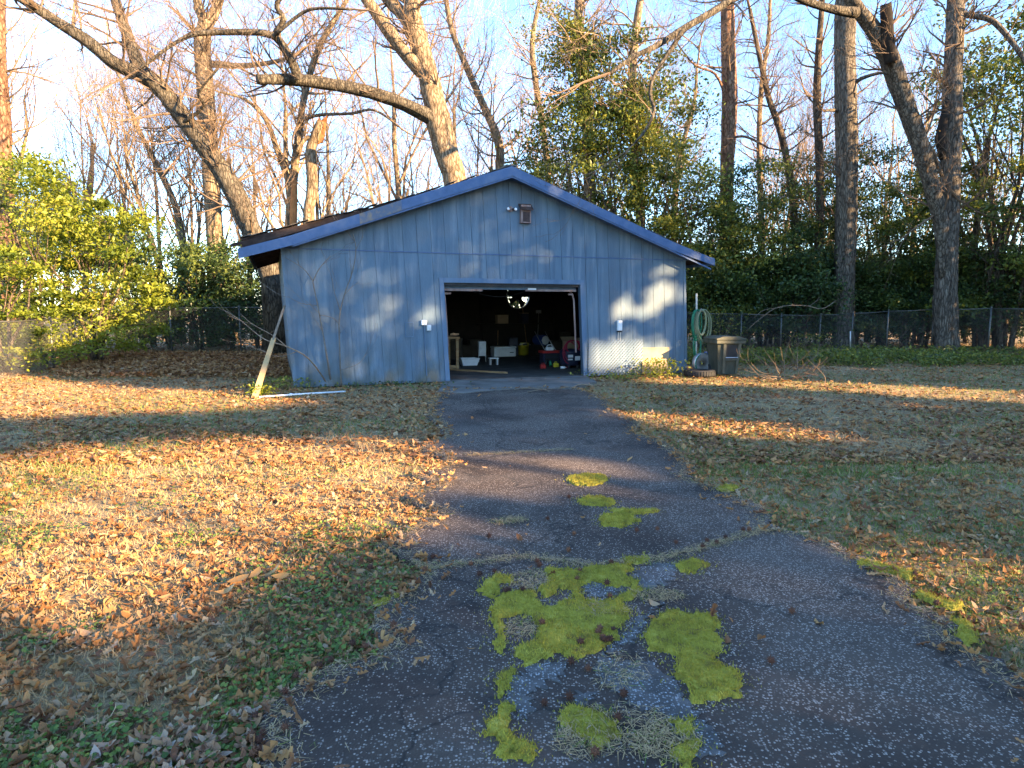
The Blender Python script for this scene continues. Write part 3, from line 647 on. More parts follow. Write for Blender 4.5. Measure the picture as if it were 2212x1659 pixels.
hw.tube([(.2 * cos(a) - .02, -.072, .245 + .22 * sin(a)) for a in np.linspace(1.9, 4.3, 18)], .011, 6)
hw.build('wound_hose', M['green'], t, True)
p = gp(1511, 812)
t = thing('tyre', 'black car tyre lying flat below the hose drum', 'tyre', p, GA)
tr = [(.2, .03), (.21, .005), (.26, 0), (.33, .004), (.355, .03), (.36, .075), (.355, .12), (.33, .148), (.26, .15), (.21, .145), (.2, .12), (.235, .1), (.235, .05), (.2, .03)]
MB().lathe(tr, 30).build('tread', M['rubber'], t, True)
for k in range(36):
    a = 2 * pi * k / 36; c, s = cos(a), sin(a)
    MB().add([((.352) * cos(a + d) , (.352) * sin(a + d), z) for d in (0, .1) for z in (.02, .13)] + [((.366) * cos(a + d), (.366) * sin(a + d), z) for d in (0, .1) for z in (.025, .125)], [(4, 6, 7, 5), (0, 1, 5, 4), (2, 6, 7, 3), (0, 4, 6, 2), (1, 3, 7, 5)]).build('tread_block', M['rubber'], t)
p = gp(1562, 809)
t = thing('trash_bin', 'olive green wheeled trash bin beside the hoses', 'bin', p, R(8))
MB().add([(-.24, -.2, .03), (.24, -.2, .03), (.24, .24, .03), (-.24, .24, .03), (-.31, -.3, .82), (.31, -.3, .82), (.31, .32, .82), (-.31, .32, .82)], [(0, 3, 2, 1), (0, 1, 5, 4), (1, 2, 6, 5), (2, 3, 7, 6), (3, 0, 4, 7), (4, 5, 6, 7)]).build('body', M['olive'], t)
MB().bbox((-.37, -.36, .76), (.37, .36, .85), .02).build('rim', M['olive_lid'], t)
MB().prism([(-.37, .855), (.37, .855), (.37, .88), (.2, .93), (-.2, .93), (-.37, .88)], -.38, .38).build('lid', M['olive_lid'], t)
def fy(z): return -.2 - (z - .03) / .79 * .1
for xa, xb in ((-.17, -.1), (.2, .27)):
    MB().add([(xa * .85, fy(.05) - .05, .05), (xb * .85, fy(.05) - .05, .05), (xb * .85, fy(.05) + .02, .05), (xa * .85, fy(.05) + .02, .05), (xa, fy(.76) - .04, .759), (xb, fy(.76) - .04, .759), (xb, fy(.76) + .02, .759), (xa, fy(.76) + .02, .759)], [(0, 1, 5, 4), (1, 2, 6, 5), (3, 0, 4, 7), (0, 3, 2, 1)]).build('front_rib', M['olive_lid'], t)
MB().prism([(-.09, .4), (.19, .4), (.19, .72), (-.05, .74), (-.09, .7)], -.295, -.26).build('recess', M['black'], t)
MB().box((-.1, -.3, .36), (.2, -.22, .395)).build('lower_ledge', M['olive_lid'], t)
MB().tube([(-.1, -.31, .43), (.2, -.31, .43)], .012, 8).build('lift_bar', M['steel'], t)
for x in (-.27, .24): MB().lathe([(0, 0), (.11, 0), (.12, .01), (.12, .03), (.11, .04), (0, .04)], 18, at=(x, .24, .12), axis='x').build('wheel', M['rubber'], t)
p = gp(1524, 800)
t = thing('jerry_can', 'dark blue container between the hoses and the trash bin', 'container', p, GA)
MB().bbox((-.12, -.09, 0), (.12, .09, .42), .03).build('body', M['blue'], t)
MB().tube([(-.06, 0, .41), (-.05, 0, .47), (.03, 0, .47), (.04, 0, .41)], .014, 6).build('handle', M['blue'], t)
MB().lathe([(0, .06), (.03, .06), (.032, 0)], 12, at=(.08, 0, .41)).build('cap', M['white'], t)

# ================================================================ left front: plank, pipe
b, tp = gp(549, 857), W(614, 660, 12.95)
t = MB(); v = tp - b; nrm = np.cross(v, [0, -1, 0]); nrm /= np.linalg.norm(nrm)
def quadbar(mb, a, b_, w0, w1, th, nrm):
    dy = np.array([0, th, 0]); V = [a - nrm * w0, a + nrm * w0, a + nrm * w0 + dy, a - nrm * w0 + dy, b_ - nrm * w1, b_ + nrm * w1, b_ + nrm * w1 + dy, b_ - nrm * w1 + dy]
    return mb.add(V, [(0, 3, 2, 1), (4, 5, 6, 7), (0, 1, 5, 4), (1, 2, 6, 5), (2, 3, 7, 6), (3, 0, 4, 7)])
P = [np.array([0, 0, -.02]), v * .62, v]
quadbar(t, P[0], P[1], .055, .04, .04, nrm)
o = thing('leaning_plank', 'long tan timber plank leaning on the left garage corner', 'plank', b)
t.build('plank', M['oldwood'], o); quadbar(MB(), P[1] * .97, P[2], .022, .018, .03, nrm).build('thin_stick', M['bark_stick'], o)
a, b = gp(560, 860), gp(746, 848)
t = thing('white_pipe', 'thin white plastic pipe lying along the left garage foot', 'pipe', a)
MB().tube([(0, 0, .02), tuple((b - a) * .5 + np.array([0, .05, .02])), tuple(b - a + np.array([0, 0, .02]))], .016, 8).build('pipe', M['white'], t, True)
MB().tube([tuple((b - a) * .33 + np.array([0, .04, .02])), tuple((b - a) * .36 + np.array([0, .042, .02]))], .028, 8).build('coupling', M['white'], t, True)

# ================================================================ inside the garage
def ins(px, py): return gp(px, py, .03)
t = thing('workbench', 'raw wood workbench just inside the left door jamb', 'workbench', ins(990, 797), GA)
MB().box((-.9, -.06, .78), (.03, .9, .83)).build('top', M['wood'], t)
for x, y in ((-.03, -.03), (-.85, -.03), (-.03, .84), (-.85, .84)): MB().box((x - .035, y - .02, 0), (x + .035, y + .05, .78)).build('leg', M['wood'], t)
MB().box((-.82, -.02, .02), (-.07, .03, .1)).build('stretcher', M['wood'], t)
t = MB().tube([(-.1, 0, 0), (-.02, 0, .01), (.04, .02, 0), (.12, .01, .01)], [.02, .035, .03, .022], 8).build('rag', M['card'], None, loc=ins(990, 797) + np.array([-.1, 0, .89]))
tag(t, 'crumpled tan rag on the workbench end', 'rag')
a, b = ins(972, 800), ins(1180, 812)
o = thing('floor_board', 'long thin timber lying on the garage floor behind the threshold', 'board', a); dv = b - a
quadbar(MB(), np.zeros(3), dv * .62, .02, .02, .07, np.array([0, 0, 1.])).build('timber', M['wood'], o); o.location.z += .02
t = thing('foam_tray', 'white foam tray on the floor right of the workbench leg', 'tray', ins(1013, 789), GA)
MB().add([(-.2, -.12, 0), (.2, -.12, 0), (.2, .12, 0), (-.2, .12, 0), (-.26, -.17, .2), (.26, -.17, .2), (.26, .17, .2), (-.26, .17, .2), (-.23, -.15, .2), (.23, -.15, .2), (.23, .15, .2), (-.23, .15, .2), (-.18, -.1, .02), (.18, -.1, .02), (.18, .1, .02), (-.18, .1, .02)],
         [(0, 3, 2, 1), (0, 1, 5, 4), (1, 2, 6, 5), (2, 3, 7, 6), (3, 0, 4, 7), (4, 5, 9, 8), (5, 6, 10, 9), (6, 7, 11, 10), (7, 4, 8, 11), (8, 9, 13, 12), (9, 10, 14, 13), (10, 11, 15, 14), (11, 8, 12, 15), (12, 13, 14, 15)]).build('tray', M['white'], t)
MB().box((-.262, -.178, .17), (.262, -.171, .2)).build('rim_edge', M['white_paint'], t)
t = thing('folded_chair', 'upright folded white chair between the tray and the step stool', 'chair', ins(1042, 782), GA)
for x in (-.11, .11): MB().tube([(x, 0, 0), (x * .9, .06, .5), (x * .85, .1, .62)], .012, 6).build('leg', M['steel'], t)
MB().bbox((-.11, -.02, .18), (.11, .03, .6), .01).build('seat', M['white_paint'], t)
MB().box((-.08, 0.03, .6), (.08, .06, .64)).build('backrest', M['black'], t)
t = thing('step_stool', 'small white two-leg step stool in front of the cooler', 'stool', ins(1066, 788), GA)
MB().bbox((-.13, -.09, .17), (.13, .09, .2), .008).build('top', M['white'], t)
for x in (-.11, .09): MB().box((x, -.07, 0), (x + .025, .07, .17)).build('leg', M['white'], t)
t = thing('cooler', 'long white chest cooler with small dark badge near the back', 'cooler', ins(1087, 769.5), GA)
MB().bbox((-.38, -.2, 0), (.38, .2, .27), .025).build('body', M['white'], t)
MB().bbox((-.39, -.21, .275), (.39, .21, .33), .015).build('lid', M['white'], t)
MB().box((.16, -.208, .12), (.29, -.2005, .145)).build('badge', M['black'], t)
MB().box((.39, -.05, .2), (.42, .05, .225)).build('handle', M['white_paint'], t)
t = thing('yellow_bucket', 'yellow plastic mop bucket right of the cooler', 'bucket', ins(1131, 767), GA)
MB().lathe([(0, 0), (.16, 0), (.19, .3), (.2, .3), (.2, .32), (.18, .32), (.15, .03), (0, .03)], 20).build('pail', M['yellow'], t, True)
MB().box((-.13, -.14, .31), (.13, .02, .42)).build('wringer', M['yellow'], t)
MB().box((-.09, -.142, .33), (.09, -.14, .4)).build('wringer_slot', M['black'], t)
MB().tube([(-.19, 0, .28), (-.2, -.12, .36), (0, -.2, .42), (.2, -.12, .36), (.19, 0, .28)], .008, 6).build('handle', M['steel'], t)
t = thing('dark_crate', 'low dark crate under the blue drum near the back wall', 'crate', ins(1168, 768), GA)
for z in (.02, .14, .26): MB().box((-.35, -.25, z), (.35, -.235, z + .09)).build('board', M['inside'], t)
MB().box((-.34, -.234, 0), (.34, .25, .34)).build('box', M['inside'], t)
t = thing('blue_drum', 'blue plastic drum lying with its white end facing the door', 'drum', ins(1168, 768) + np.array([0, 0, .52]), R(35))
MB().lathe([(0, -.25), (.165, -.25), (.175, -.23), (.17, 0), (.175, .23), (.165, .25), (0, .25)], 18, axis='y').build('body', M['blue'], t, True)
MB().lathe([(0, -.262), (.15, -.262), (.155, -.25)], 8, axis='y').build('end_cap', M['white'], t)
t = thing('tool_chest', 'low grey tool chest with red top near the right jamb', 'chest', ins(1187, 788), GA)
MB().bbox((-.24, -.16, .0), (.24, .16, .33), .015).build('cabinet', M['navy'], t)
for z in (.04, .14, .24): MB().box((-.2, -.168, z), (.2, -.1605, z + .075)).build('drawer', M['black'], t)
MB().bbox((-.27, -.18, .335), (.27, .18, .4), .015).build('top', M['red'], t)
t = thing('white_jug', 'white jug with handle standing on the red chest top', 'jug', ins(1187, 788) + np.array([0, 0, .4]), GA)
MB().bbox((-.11, -.07, 0), (.11, .07, .1), .03).build('body', M['white'], t)
MB().tube([(-.09, 0, .09), (-.06, 0, .15), (.05, 0, .16), (.09, 0, .09)], .016, 7).build('handle', M['white'], t, True)
t = thing('shop_vacuum', 'dark shop vacuum with white labels just inside the right jamb', 'vacuum', ins(1232, 793), GA)
MB().lathe([(0, .06), (.25, .06), (.28, .1), (.29, .34), (.27, .37), (.3, .38), (.3, .42), (.24, .48), (0, .5)], 24).build('tank', M['navy'], t, True)
for a in (-2.2, -.9, .8, 2.3): MB().lathe([(0, 0), (.045, .0), (.045, .06), (0, .07)], 10, at=(.22 * cos(a), .22 * sin(a), 0)).build('caster', M['black'], t)
for (xa, xb, za, zb_) in ((-.19, -.06, .28, .35), (.0, .14, .2, .31), (-.19, -.07, .21, .245)):
    ym = -math.sqrt(.296 ** 2 - ((xa + xb) / 2) ** 2); MB().box((xa, ym - .02, za), (xb, ym + .01, zb_)).build('sticker', M['white'], t)
t = thing('red_hose_coil', 'red air hose coiled over the shop vacuum', 'hose', ins(1232, 793) + np.array([0, 0, .3]), GA)
MB().tube(coil(0, .42, .22, .19, 6, -.1, .02, seed=4, jit=.05), .014, 6).build('coil', M['hose_red'], t, True)
MB().tube(coil(-.12, .38, .17, .26, 2, -.2, .02, seed=6, jit=.04), .012, 6).build('loose_loop', M['hose_red'], t, True)
for nm, lab, px, py, m, kind in (('gas_can', 'small red gas can on the garage floor', 1173, 796, 'red', 0), ('spray_bottle', 'green spray bottle beside the red gas can', 1189, 791, 'green', 1), ('yellow_can', 'small yellow can beside the shop vacuum', 1201, 793, 'yellow', 0), ('white_bottle', 'small white bottle lying near the shop vacuum', 1211, 797, 'white', 2), ('paint_tin', 'dark tin behind the small floor bottles', 1180, 790, 'black', 1)):
    o = thing(nm, lab, 'can' if kind == 0 else 'bottle', ins(px, py), GA)
    if kind == 0:
        MB().bbox((-.075, -.05, 0), (.075, .05, .11), .02).build('body', M[m], o); MB().tube([(-.04, 0, .1), (-.03, 0, .145), (.02, 0, .145), (.03, 0, .1)], .01, 6).build('handle', M[m], o); MB().tube([(.05, 0, .1), (.08, 0, .15)], .012, 6).build('spout', M['black'], o)
    elif kind == 1:
        MB().lathe([(0, 0), (.04, 0), (.042, .12), (.018, .15), (.016, .17), (0, .17)], 12).build('body', M[m], o, True); MB().box((-.05, -.012, .17), (.025, .012, .195)).build('nozzle', M['black'], o)
    else:
        MB().lathe([(0, 0), (.035, 0), (.036, .12), (.014, .14), (.014, .17), (0, .17)], 12, at=(0, 0, .037), axis='x').build('body', M[m], o, True); MB().lathe([(0, 0), (.017, 0), (.017, .02), (0, .02)], 10, at=(.17, 0, .037), axis='x').build('cap', M['red'], o)
t = thing('cardboard_box', 'open cardboard box behind the shop vacuum', 'box', ins(1240, 781), GA + .2)
MB().box((-.28, -.2, 0), (.28, .2, .6)).build('carton', M['card'], t)
for s in (-1, 1): MB().add([(-.28, s * .2, .6), (.28, s * .2, .6), (.28, s * .33, .72), (-.28, s * .33, .72), (-.28, s * .2, .606), (.28, s * .2, .606), (.28, s * .33, .726), (-.28, s * .33, .726)], [(0, 1, 2, 3), (7, 6, 5, 4), (0, 4, 5, 1), (2, 6, 7, 3)]).build('flap', M['card'], t)
# exhaust fan in the back wall
t = thing('exhaust_fan', 'large round exhaust fan in the garage back wall', 'fan', G(FX - LEAN * FZ, GD - .16, FZ), GA)
MB().lathe([(FR * .93, -.03), (FR * .99, -.03), (FR * .99, .05), (FR * .93, .05), (FR * .93, -.03)], 32, axis='y').build('ring', M['steel'], t, True)
MB().lathe([(0, -.12), (.11, -.12), (.12, -.05), (.12, .03), (0, .03)], 14, axis='y').build('motor', M['black'], t, True)
for k in range(4):
    a = .5 + k * pi / 2; ca, sa = cos(a), sin(a)
    def pt(r, w, y): return (r * ca - w * sa, y, r * sa + w * ca)
    MB().add([pt(.1, -.06, -.02), pt(.37, -.13, -.045), pt(.37, .13, .03), pt(.1, .07, .01)], [(0, 1, 2, 3)]).build('blade', M['black'], t)
MB().box((-FR, -.16, -.02), (FR, -.13, .46)).build('shutter', M['black'], t)
MB().tube([(-FR, -.06, 0), (FR, -.06, 0)], .016, 6).build('brace', M['black'], t)
# things dim on the shelves
for i, (x, z, w, h, m) in enumerate(((.6, .98, .3, .22, 'card'), (1.1, .98, .2, .3, 'navy'), (2.2, .98, .4, .2, 'bathouse'), (.8, 1.48, .35, .25, 'bathouse'), (2.4, 1.48, .25, .2, 'card'), (6.9, 1.08, .4, .28, 'card'), (7.8, 1.08, .25, .35, 'navy'))):
    o = thing('storage_carton', 'dim storage carton on a back shelf inside the garage', 'box', G(x - LEAN * z, GD - .5, z), GA, 'cartons on the garage shelves')
    MB().bbox((0, 0, .002), (w, .25, h), .008).build('carton', M[m], o); MB().box((-.005, -.005, h), (w + .005, .255, h + .02)).build('lid', M['card'], o)

# more dim clutter standing along the back and the walls
rc = random.Random(44)
M['dim'] = mat('dim_carton', [(.03, .023, .017), (.06, .045, .033)], .9, 5)  # carton brown darkened to carry the gloom of the garage interior
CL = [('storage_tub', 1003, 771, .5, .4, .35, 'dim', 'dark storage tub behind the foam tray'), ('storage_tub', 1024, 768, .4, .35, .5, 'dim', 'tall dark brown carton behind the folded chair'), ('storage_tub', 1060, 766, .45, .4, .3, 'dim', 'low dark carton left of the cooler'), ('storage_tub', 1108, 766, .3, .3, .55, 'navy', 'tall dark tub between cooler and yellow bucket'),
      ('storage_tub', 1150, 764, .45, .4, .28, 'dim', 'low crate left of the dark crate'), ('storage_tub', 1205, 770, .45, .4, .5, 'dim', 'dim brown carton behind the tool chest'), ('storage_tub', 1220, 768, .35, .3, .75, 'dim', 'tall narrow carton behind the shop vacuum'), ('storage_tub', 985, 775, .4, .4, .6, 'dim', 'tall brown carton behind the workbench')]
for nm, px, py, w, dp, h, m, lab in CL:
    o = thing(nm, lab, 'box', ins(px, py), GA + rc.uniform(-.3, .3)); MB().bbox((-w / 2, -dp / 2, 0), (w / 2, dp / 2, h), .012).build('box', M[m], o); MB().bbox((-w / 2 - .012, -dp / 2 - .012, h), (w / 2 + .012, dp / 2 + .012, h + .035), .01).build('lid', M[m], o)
for px, py, L_, ti, m, lab in ((1075, 764, 1.5, .06, 'wood', 'wooden rake leaning on the back wall behind the cooler'), (1140, 763, 1.7, -.08, 'wood', 'wooden rake leaning behind the yellow bucket'), (1160, 763, 1.4, .1, 'steel', 'metal rake leaning behind the blue drum')):
    o = thing('garden_rake', lab, 'rake', ins(px, py), GA); MB().tube([(0, 0, 0), (ti * L_ * .5, .1, L_ * .5), (ti * L_, .2, L_)], .016, 6).build('shaft', M[m], o, True); MB().box((-.1 + ti * L_, .19, L_), (.1 + ti * L_, .22, L_ + .12)).build('head', M['steel'], o)
o = thing('push_mower', 'red push mower parked beside the shop vacuum', 'mower', ins(1208, 786), GA + .3)
MB().bbox((-.24, -.25, .1), (.24, .25, .22), .04).build('deck', M['red'], o); MB().lathe([(0, 0), (.12, 0), (.13, .06), (.1, .13), (0, .15)], 14, at=(0, 0, .22)).build('engine', M['black'], o, True)
for x_ in (-.26, .22):
    for y_ in (-.2, .2): MB().lathe([(0, 0), (.09, 0), (.1, .01), (.1, .04), (0, .04)], 14, at=(x_, y_, .1), axis='x').build('wheel', M['rubber'], o)
    MB().tube([(x_ * .8, .2, .2), (x_ * .8, .6, .6), (x_ * .8, .85, .9)], .012, 6).build('handle', M['steel'], o, True)

# ================================================================ chain-link fences
def fence(name, label, posts, h, top_skip=()):
    """posts: ground points; one thing with posts, rail and mesh"""
    o = thing(name, label, 'fence', posts[0]); b = posts[0]; mesh = MB()
    for p, hh in zip(posts, h):
        q = p - b; MB().tube([q + [0, 0, -.1], q + [0, 0, hh * .5], q + [0, 0, hh + .03]], .03, 8).build('post', M['rail'], o, True)
        MB().lathe([(.034, 0), (.034, .03), (.015, .055), (0, .06)], 8, at=tuple(q + [0, 0, hh + .02])).build('post_cap', M['rail'], o)
    for i in range(len(posts) - 1):
        p, q = posts[i] - b, posts[i + 1] - b; L = np.linalg.norm((q - p)[:2]); hp, hq = h[i], h[i + 1]
        if i not in top_skip: MB().tube([p + [0, 0, hp], (p + q) / 2 + [0, 0, (hp + hq) / 2 - .02], q + [0, 0, hq]], .02, 6).build('top_rail', M['rail'], o, True)
        st = .075; hm = min(hp, hq)
        for s in (1, -1):
            x = -hm
            while x < L + hm:
                a0, a1 = x, x + s * hm; z0, z1 = .03, hm - .02
                if s < 0: a0, a1 = x, x - hm
                # clip to 0..L
                f0, f1 = 0., 1.
                for lim, sg in ((0, 1), (L, -1)):
                    c0, c1 = sg * (a0 - lim), sg * (a1 - lim)
                    if c0 < 0 and c1 < 0: f0 = 2
                    elif c0 < 0: f0 = max(f0, c0 / (c0 - c1))
                    elif c1 < 0: f1 = min(f1, c0 / (c0 - c1))
                if f0 < f1:
                    u = (q - p) / L; A = p + u * (a0 + (a1 - a0) * f0); B = p + u * (a0 + (a1 - a0) * f1)
                    A = A + [0, 0, z0 + (z1 - z0) * f0]; B = B + [0, 0, z0 + (z1 - z0) * f1]
                    mesh.tube([A, B], .0026, 3, False)
                x += st
    stuff(mesh.build('chain_link_mesh', M['wire'], o)); return o
bl = [gp(224, 759), gp(372, 760.5), gp(521, 761.5), gp(640, 762)]
fence('chain_link_fence', 'chain-link fence along the back left behind the leaf bank', bl, [1.6, 1.63, 1.65, 1.65])
fence('chain_link_fence', 'sunlit chain-link fence under the bright yellow-green bush', [gp(224, 759) + [-.02, -.05, 0], gp(170, 775), gp(116, 795), gp(-30, 830)], [1.45, 1.38, 1.3, 1.3])
br = [gp(1480, 757), gp(1599, 757), gp(1685, 757), gp(1769, 758), gp(1838, 758.5), gp(1914, 759), gp(2011, 761), gp(2133, 765), gp(2260, 772)]
fence('chain_link_fence', 'long chain-link fence in front of the dark woods on the right', br, [1.45, 1.4, 1.36, 1.36, 1.42, 1.5, 1.57, 1.6, 1.6])
# ================================================================ trees
def crom(P, k=4):
    P = [np.array(p, float) for p in P]; out = []
    for i in range(len(P) - 1):
        a = P[max(i - 1, 0)]; b = P[i]; c = P[i + 1]; d = P[min(i + 2, len(P) - 1)]
        for j in range(k):
            t = j / k; out.append(.5 * (2 * b + (c - a) * t + (2 * a - 5 * b + 4 * c - d) * t * t + (3 * b - a - 3 * c + d) * t ** 3))
    out.append(P[-1]); return out
def ovn(m, n, amp, seed):                      # uneven trunk cross-sections
    r = np.random.default_rng(seed); a = r.normal(0, amp, n); o = []
    for i in range(m): a = a * .85 + r.normal(0, amp * .5, n); o.append(1 + a)
    return o
def limb_px(pts, Y0, Y1=None):
    """[(px, py, width px)] -> world path and radii, depth running Y0 -> Y1"""
    Y1 = Y0 if Y1 is None else Y1; n = len(pts); P = []; r = []
    for i, q in enumerate(pts):
        y = Y0 + (Y1 - Y0) * i / max(1, n - 1); P.append(np.append(W(q[0], q[1], y), q[2] * .5 * pxm(y)))
    S = crom(P, 4); return [s[:3] for s in S], [max(.004, s[3]) for s in S]

def _n(v): l = math.sqrt(v[0] * v[0] + v[1] * v[1] + v[2] * v[2]) + 1e-9; return (v[0] / l, v[1] / l, v[2] / l)
def grow(acc, p, d, L, r, lvl, R_, spec, tips=None):
    """recursive bare branching into acc (verts, quads); spec = list per level (count, spread, len, rad)"""
    ns = 5 if lvl == 0 else (4 if L > .5 else 3); sides = 6 if lvl == 0 else (4 if r > .02 else 3)
    pts = [p]; dirs = [d]; rr = [r]; tip = .45 if lvl < len(spec) - 1 else .3
    wob = .16 if lvl else .06
    for i in range(ns):
        d = _n((d[0] + R_.gauss(0, wob), d[1] + R_.gauss(0, wob), d[2] + R_.gauss(0, wob) + (.07 if lvl else 0)))
        p = (p[0] + d[0] * L / ns, p[1] + d[1] * L / ns, p[2] + d[2] * L / ns)
        pts.append(p); dirs.append(d); rr.append(max(r * (1 - (1 - tip) * (i + 1) / ns), .0026))
    V, F = acc; base = len(V)
    u = (0, 0, 1) if abs(d[2]) < .9 else (1, 0, 0)
    for q, dd, ra in zip(pts, dirs, rr):
        a = _n((dd[1] * u[2] - dd[2] * u[1], dd[2] * u[0] - dd[0] * u[2], dd[0] * u[1] - dd[1] * u[0]))
        b = (a[1] * dd[2] - a[2] * dd[1], a[2] * dd[0] - a[0] * dd[2], a[0] * dd[1] - a[1] * dd[0])
        for k in range(sides):
            c, s = cos(2 * pi * k / sides) * ra, sin(2 * pi * k / sides) * ra
            V.append((q[0] + a[0] * c + b[0] * s, q[1] + a[1] * c + b[1] * s, q[2] + a[2] * c + b[2] * s))
    for i in range(ns):
        for k in range(sides):
            F.append((base + i * sides + k, base + i * sides + (k + 1) % sides, base + (i + 1) * sides + (k + 1) % sides, base + (i + 1) * sides + k))
    if lvl >= len(spec):
        if tips is not None: tips.append(p)
        return
    cnt, spread, fl, fr = spec[lvl]
    for j in range(cnt):
        t = R_.uniform(.32 if lvl else .35, 1.) if j else 1.
        i = min(int(t * ns), ns - 1); f = t * ns - i
        q = tuple(pts[i][k] + (pts[i + 1][k] - pts[i][k]) * f for k in range(3)); dd = dirs[i + 1]
        ax = _n((R_.gauss(0, 1), R_.gauss(0, 1), R_.gauss(0, 1)))
        s = R_.uniform(.5, 1.2) * spread * (.45 if j == 0 else 1)
        nd = _n((dd[0] + ax[0] * s, dd[1] + ax[1] * s, dd[2] + ax[2] * s))
        grow(acc, q, nd, L * fl * R_.uniform(.7, 1.25), rr[i] * fr * R_.uniform(.8, 1.1), lvl + 1, R_, spec, tips)
def acc_mesh(acc, name):
    m = MB(); m.add(np.array(acc[0]), np.array(acc[1])); return m
LEAF = np.array([[0, 0, 0], [.5, .27, .05], [1, 0, -.04], [.5, -.27, .05]]); LEAF_F = np.array([[0, 1, 2], [0, 2, 3]])
def leaves(mb, pos, size, rnd, droop=.3):
    n = len(pos); scatter(mb, LEAF, LEAF_F, pos, rng.random(n) * 6.283, rng.normal(droop, .6, n), rng.normal(0, .7, n), size, rnd)

# --- named trees standing in view: limbs traced, twigs grown
def named_tree(name, label, cat, base, limbs, m, seed, twig=None, tm='twig', spawn=1.0, extra=None, sides=10, dry=0, group=None, tip_r=.02, start=.25, tl=1.7, lm=None):
    t = thing(name, label, cat, base, 0, group); R_ = random.Random(seed); acc = ([], []); tips = []
    trunk = MB(); b = np.array(base)
    for li, (pts, Y0, Y1) in enumerate(limbs):
        P, r = limb_px(pts, Y0, Y1); P = [p - b for p in P]
        if li == 0:
            P = [np.array([P[0][0] * .15, P[0][1], -.1])] + P if P[0][2] > .6 else P
            if len(r) < len(P): r = [r[0] * 1.25] + r
        n = sides if max(r) > .08 else 7
        tgt = trunk if li == 0 else MB()
        tgt.tube(P, r, n, ov=ovn(len(P), n, .075 if max(r) > .15 else .05, seed + li))
        if li: tgt.build('limb', M[(lm or {}).get(li, m)], t, True)
        L = sum(np.linalg.norm(P[i + 1] - P[i]) for i in range(len(P) - 1))
        k = int(L * 2.4 * spawn) if twig is None else twig
        for j in range(k):
            f = R_.uniform(start if li == 0 else .15, 1.); i = min(int(f * (len(P) - 1)), len(P) - 2)
            dv = P[i + 1] - P[i]; dv = dv / (np.linalg.norm(dv) + 1e-9); ax = np.array([R_.gauss(0, 1), R_.gauss(0, 1), R_.gauss(.35, .8)]); ax -= dv * (ax @ dv) * .6
            nd = _n(tuple(ax / (np.linalg.norm(ax) + 1e-9) + dv * .35))
            grow(acc, tuple(P[i]), nd, R_.uniform(.5, 1.) * tl, min(max(r[i] * .3, .012), .045), 1, R_, [(0, 0, 0, 0), (4, .8, .62, .6), (4, .85, .62, .6), (3, .9, .65, .65)], tips)
        # a fine end to every limb
        if r[-1] < .12:
            dv = P[-1] - P[-2]; grow(acc, tuple(P[-1]), _n(tuple(dv)), tl * 1.2, r[-1] * .8, 1, R_, [(0, 0, 0, 0), (5, .7, .65, .6), (4, .85, .62, .6), (3, .9, .65, .65)], tips)
    trunk.build('trunk', M[m], t, True)
    if acc[0]: acc_mesh(acc, 'twigs').build('twigs', M[tm], t)
    if dry and tips:
        k = R_.choices(range(len(tips)), k=dry); pos = np.array([tips[i] for i in k]) + rng.normal(0, .12, (dry, 3)); mb = MB(); leaves(mb, pos, rng.uniform(.06, .11, dry), rng.random(dry)); mb.build('dry_leaves', M['leaf_dry'], t)
    if extra: extra(t, b)
    return t
def gbase(px, Y): p = W(px, 670, Y); return (p[0], Y, 0)

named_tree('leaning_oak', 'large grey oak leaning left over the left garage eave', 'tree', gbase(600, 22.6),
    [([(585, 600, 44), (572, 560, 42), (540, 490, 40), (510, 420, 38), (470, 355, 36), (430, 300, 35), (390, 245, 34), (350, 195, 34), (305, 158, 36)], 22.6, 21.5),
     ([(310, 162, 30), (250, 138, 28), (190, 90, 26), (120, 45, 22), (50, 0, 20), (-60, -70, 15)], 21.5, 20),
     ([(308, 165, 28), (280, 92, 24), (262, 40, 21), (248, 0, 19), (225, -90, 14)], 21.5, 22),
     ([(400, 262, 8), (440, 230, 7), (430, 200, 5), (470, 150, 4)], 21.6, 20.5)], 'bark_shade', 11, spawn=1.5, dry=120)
named_tree('forked_oak', 'stout sunlit oak with broken low limb behind the roof peak', 'tree', gbase(1010, 24.6),
    [([(1000, 520, 58), (984, 390, 52), (965, 330, 54), (950, 270, 54), (937, 215, 48), (922, 155, 44), (905, 95, 42), (890, 45, 42), (893, 0, 30), (905, -80, 24)], 24.6, 24.2),
     ([(945, 262, 34), (900, 238, 30), (850, 215, 28), (780, 195, 27), (700, 180, 26), (640, 172, 26), (600, 172, 23), (556, 172, 20)], 24.4, 21.5),
     ([(645, 172, 20), (634, 140, 18), (610, 96, 16), (594, 76, 14), (612, 42, 12), (598, 8, 10), (640, -40, 8)], 21.9, 20.8),
     ([(598, 80, 13), (560, 70, 12), (480, 70, 11), (420, 74, 9), (370, 98, 7), (300, 150, 5)], 21.2, 20.2),
     ([(594, 76, 8), (650, 30, 7), (690, 18, 6), (760, 20, 5)], 21.0, 20.2),
     ([(918, 160, 28), (880, 120, 27), (850, 80, 25), (815, 30, 24), (790, -5, 22), (750, -70, 18)], 24.3, 23.5),
     ([(895, 60, 30), (862, 22, 26), (830, -15, 24), (790, -80, 18)], 24.2, 25)], 'bark_oak', 23, spawn=1.0, start=.45, lm={1: 'bark_shade', 2: 'bark_shade', 3: 'bark_shade', 4: 'bark_shade'})
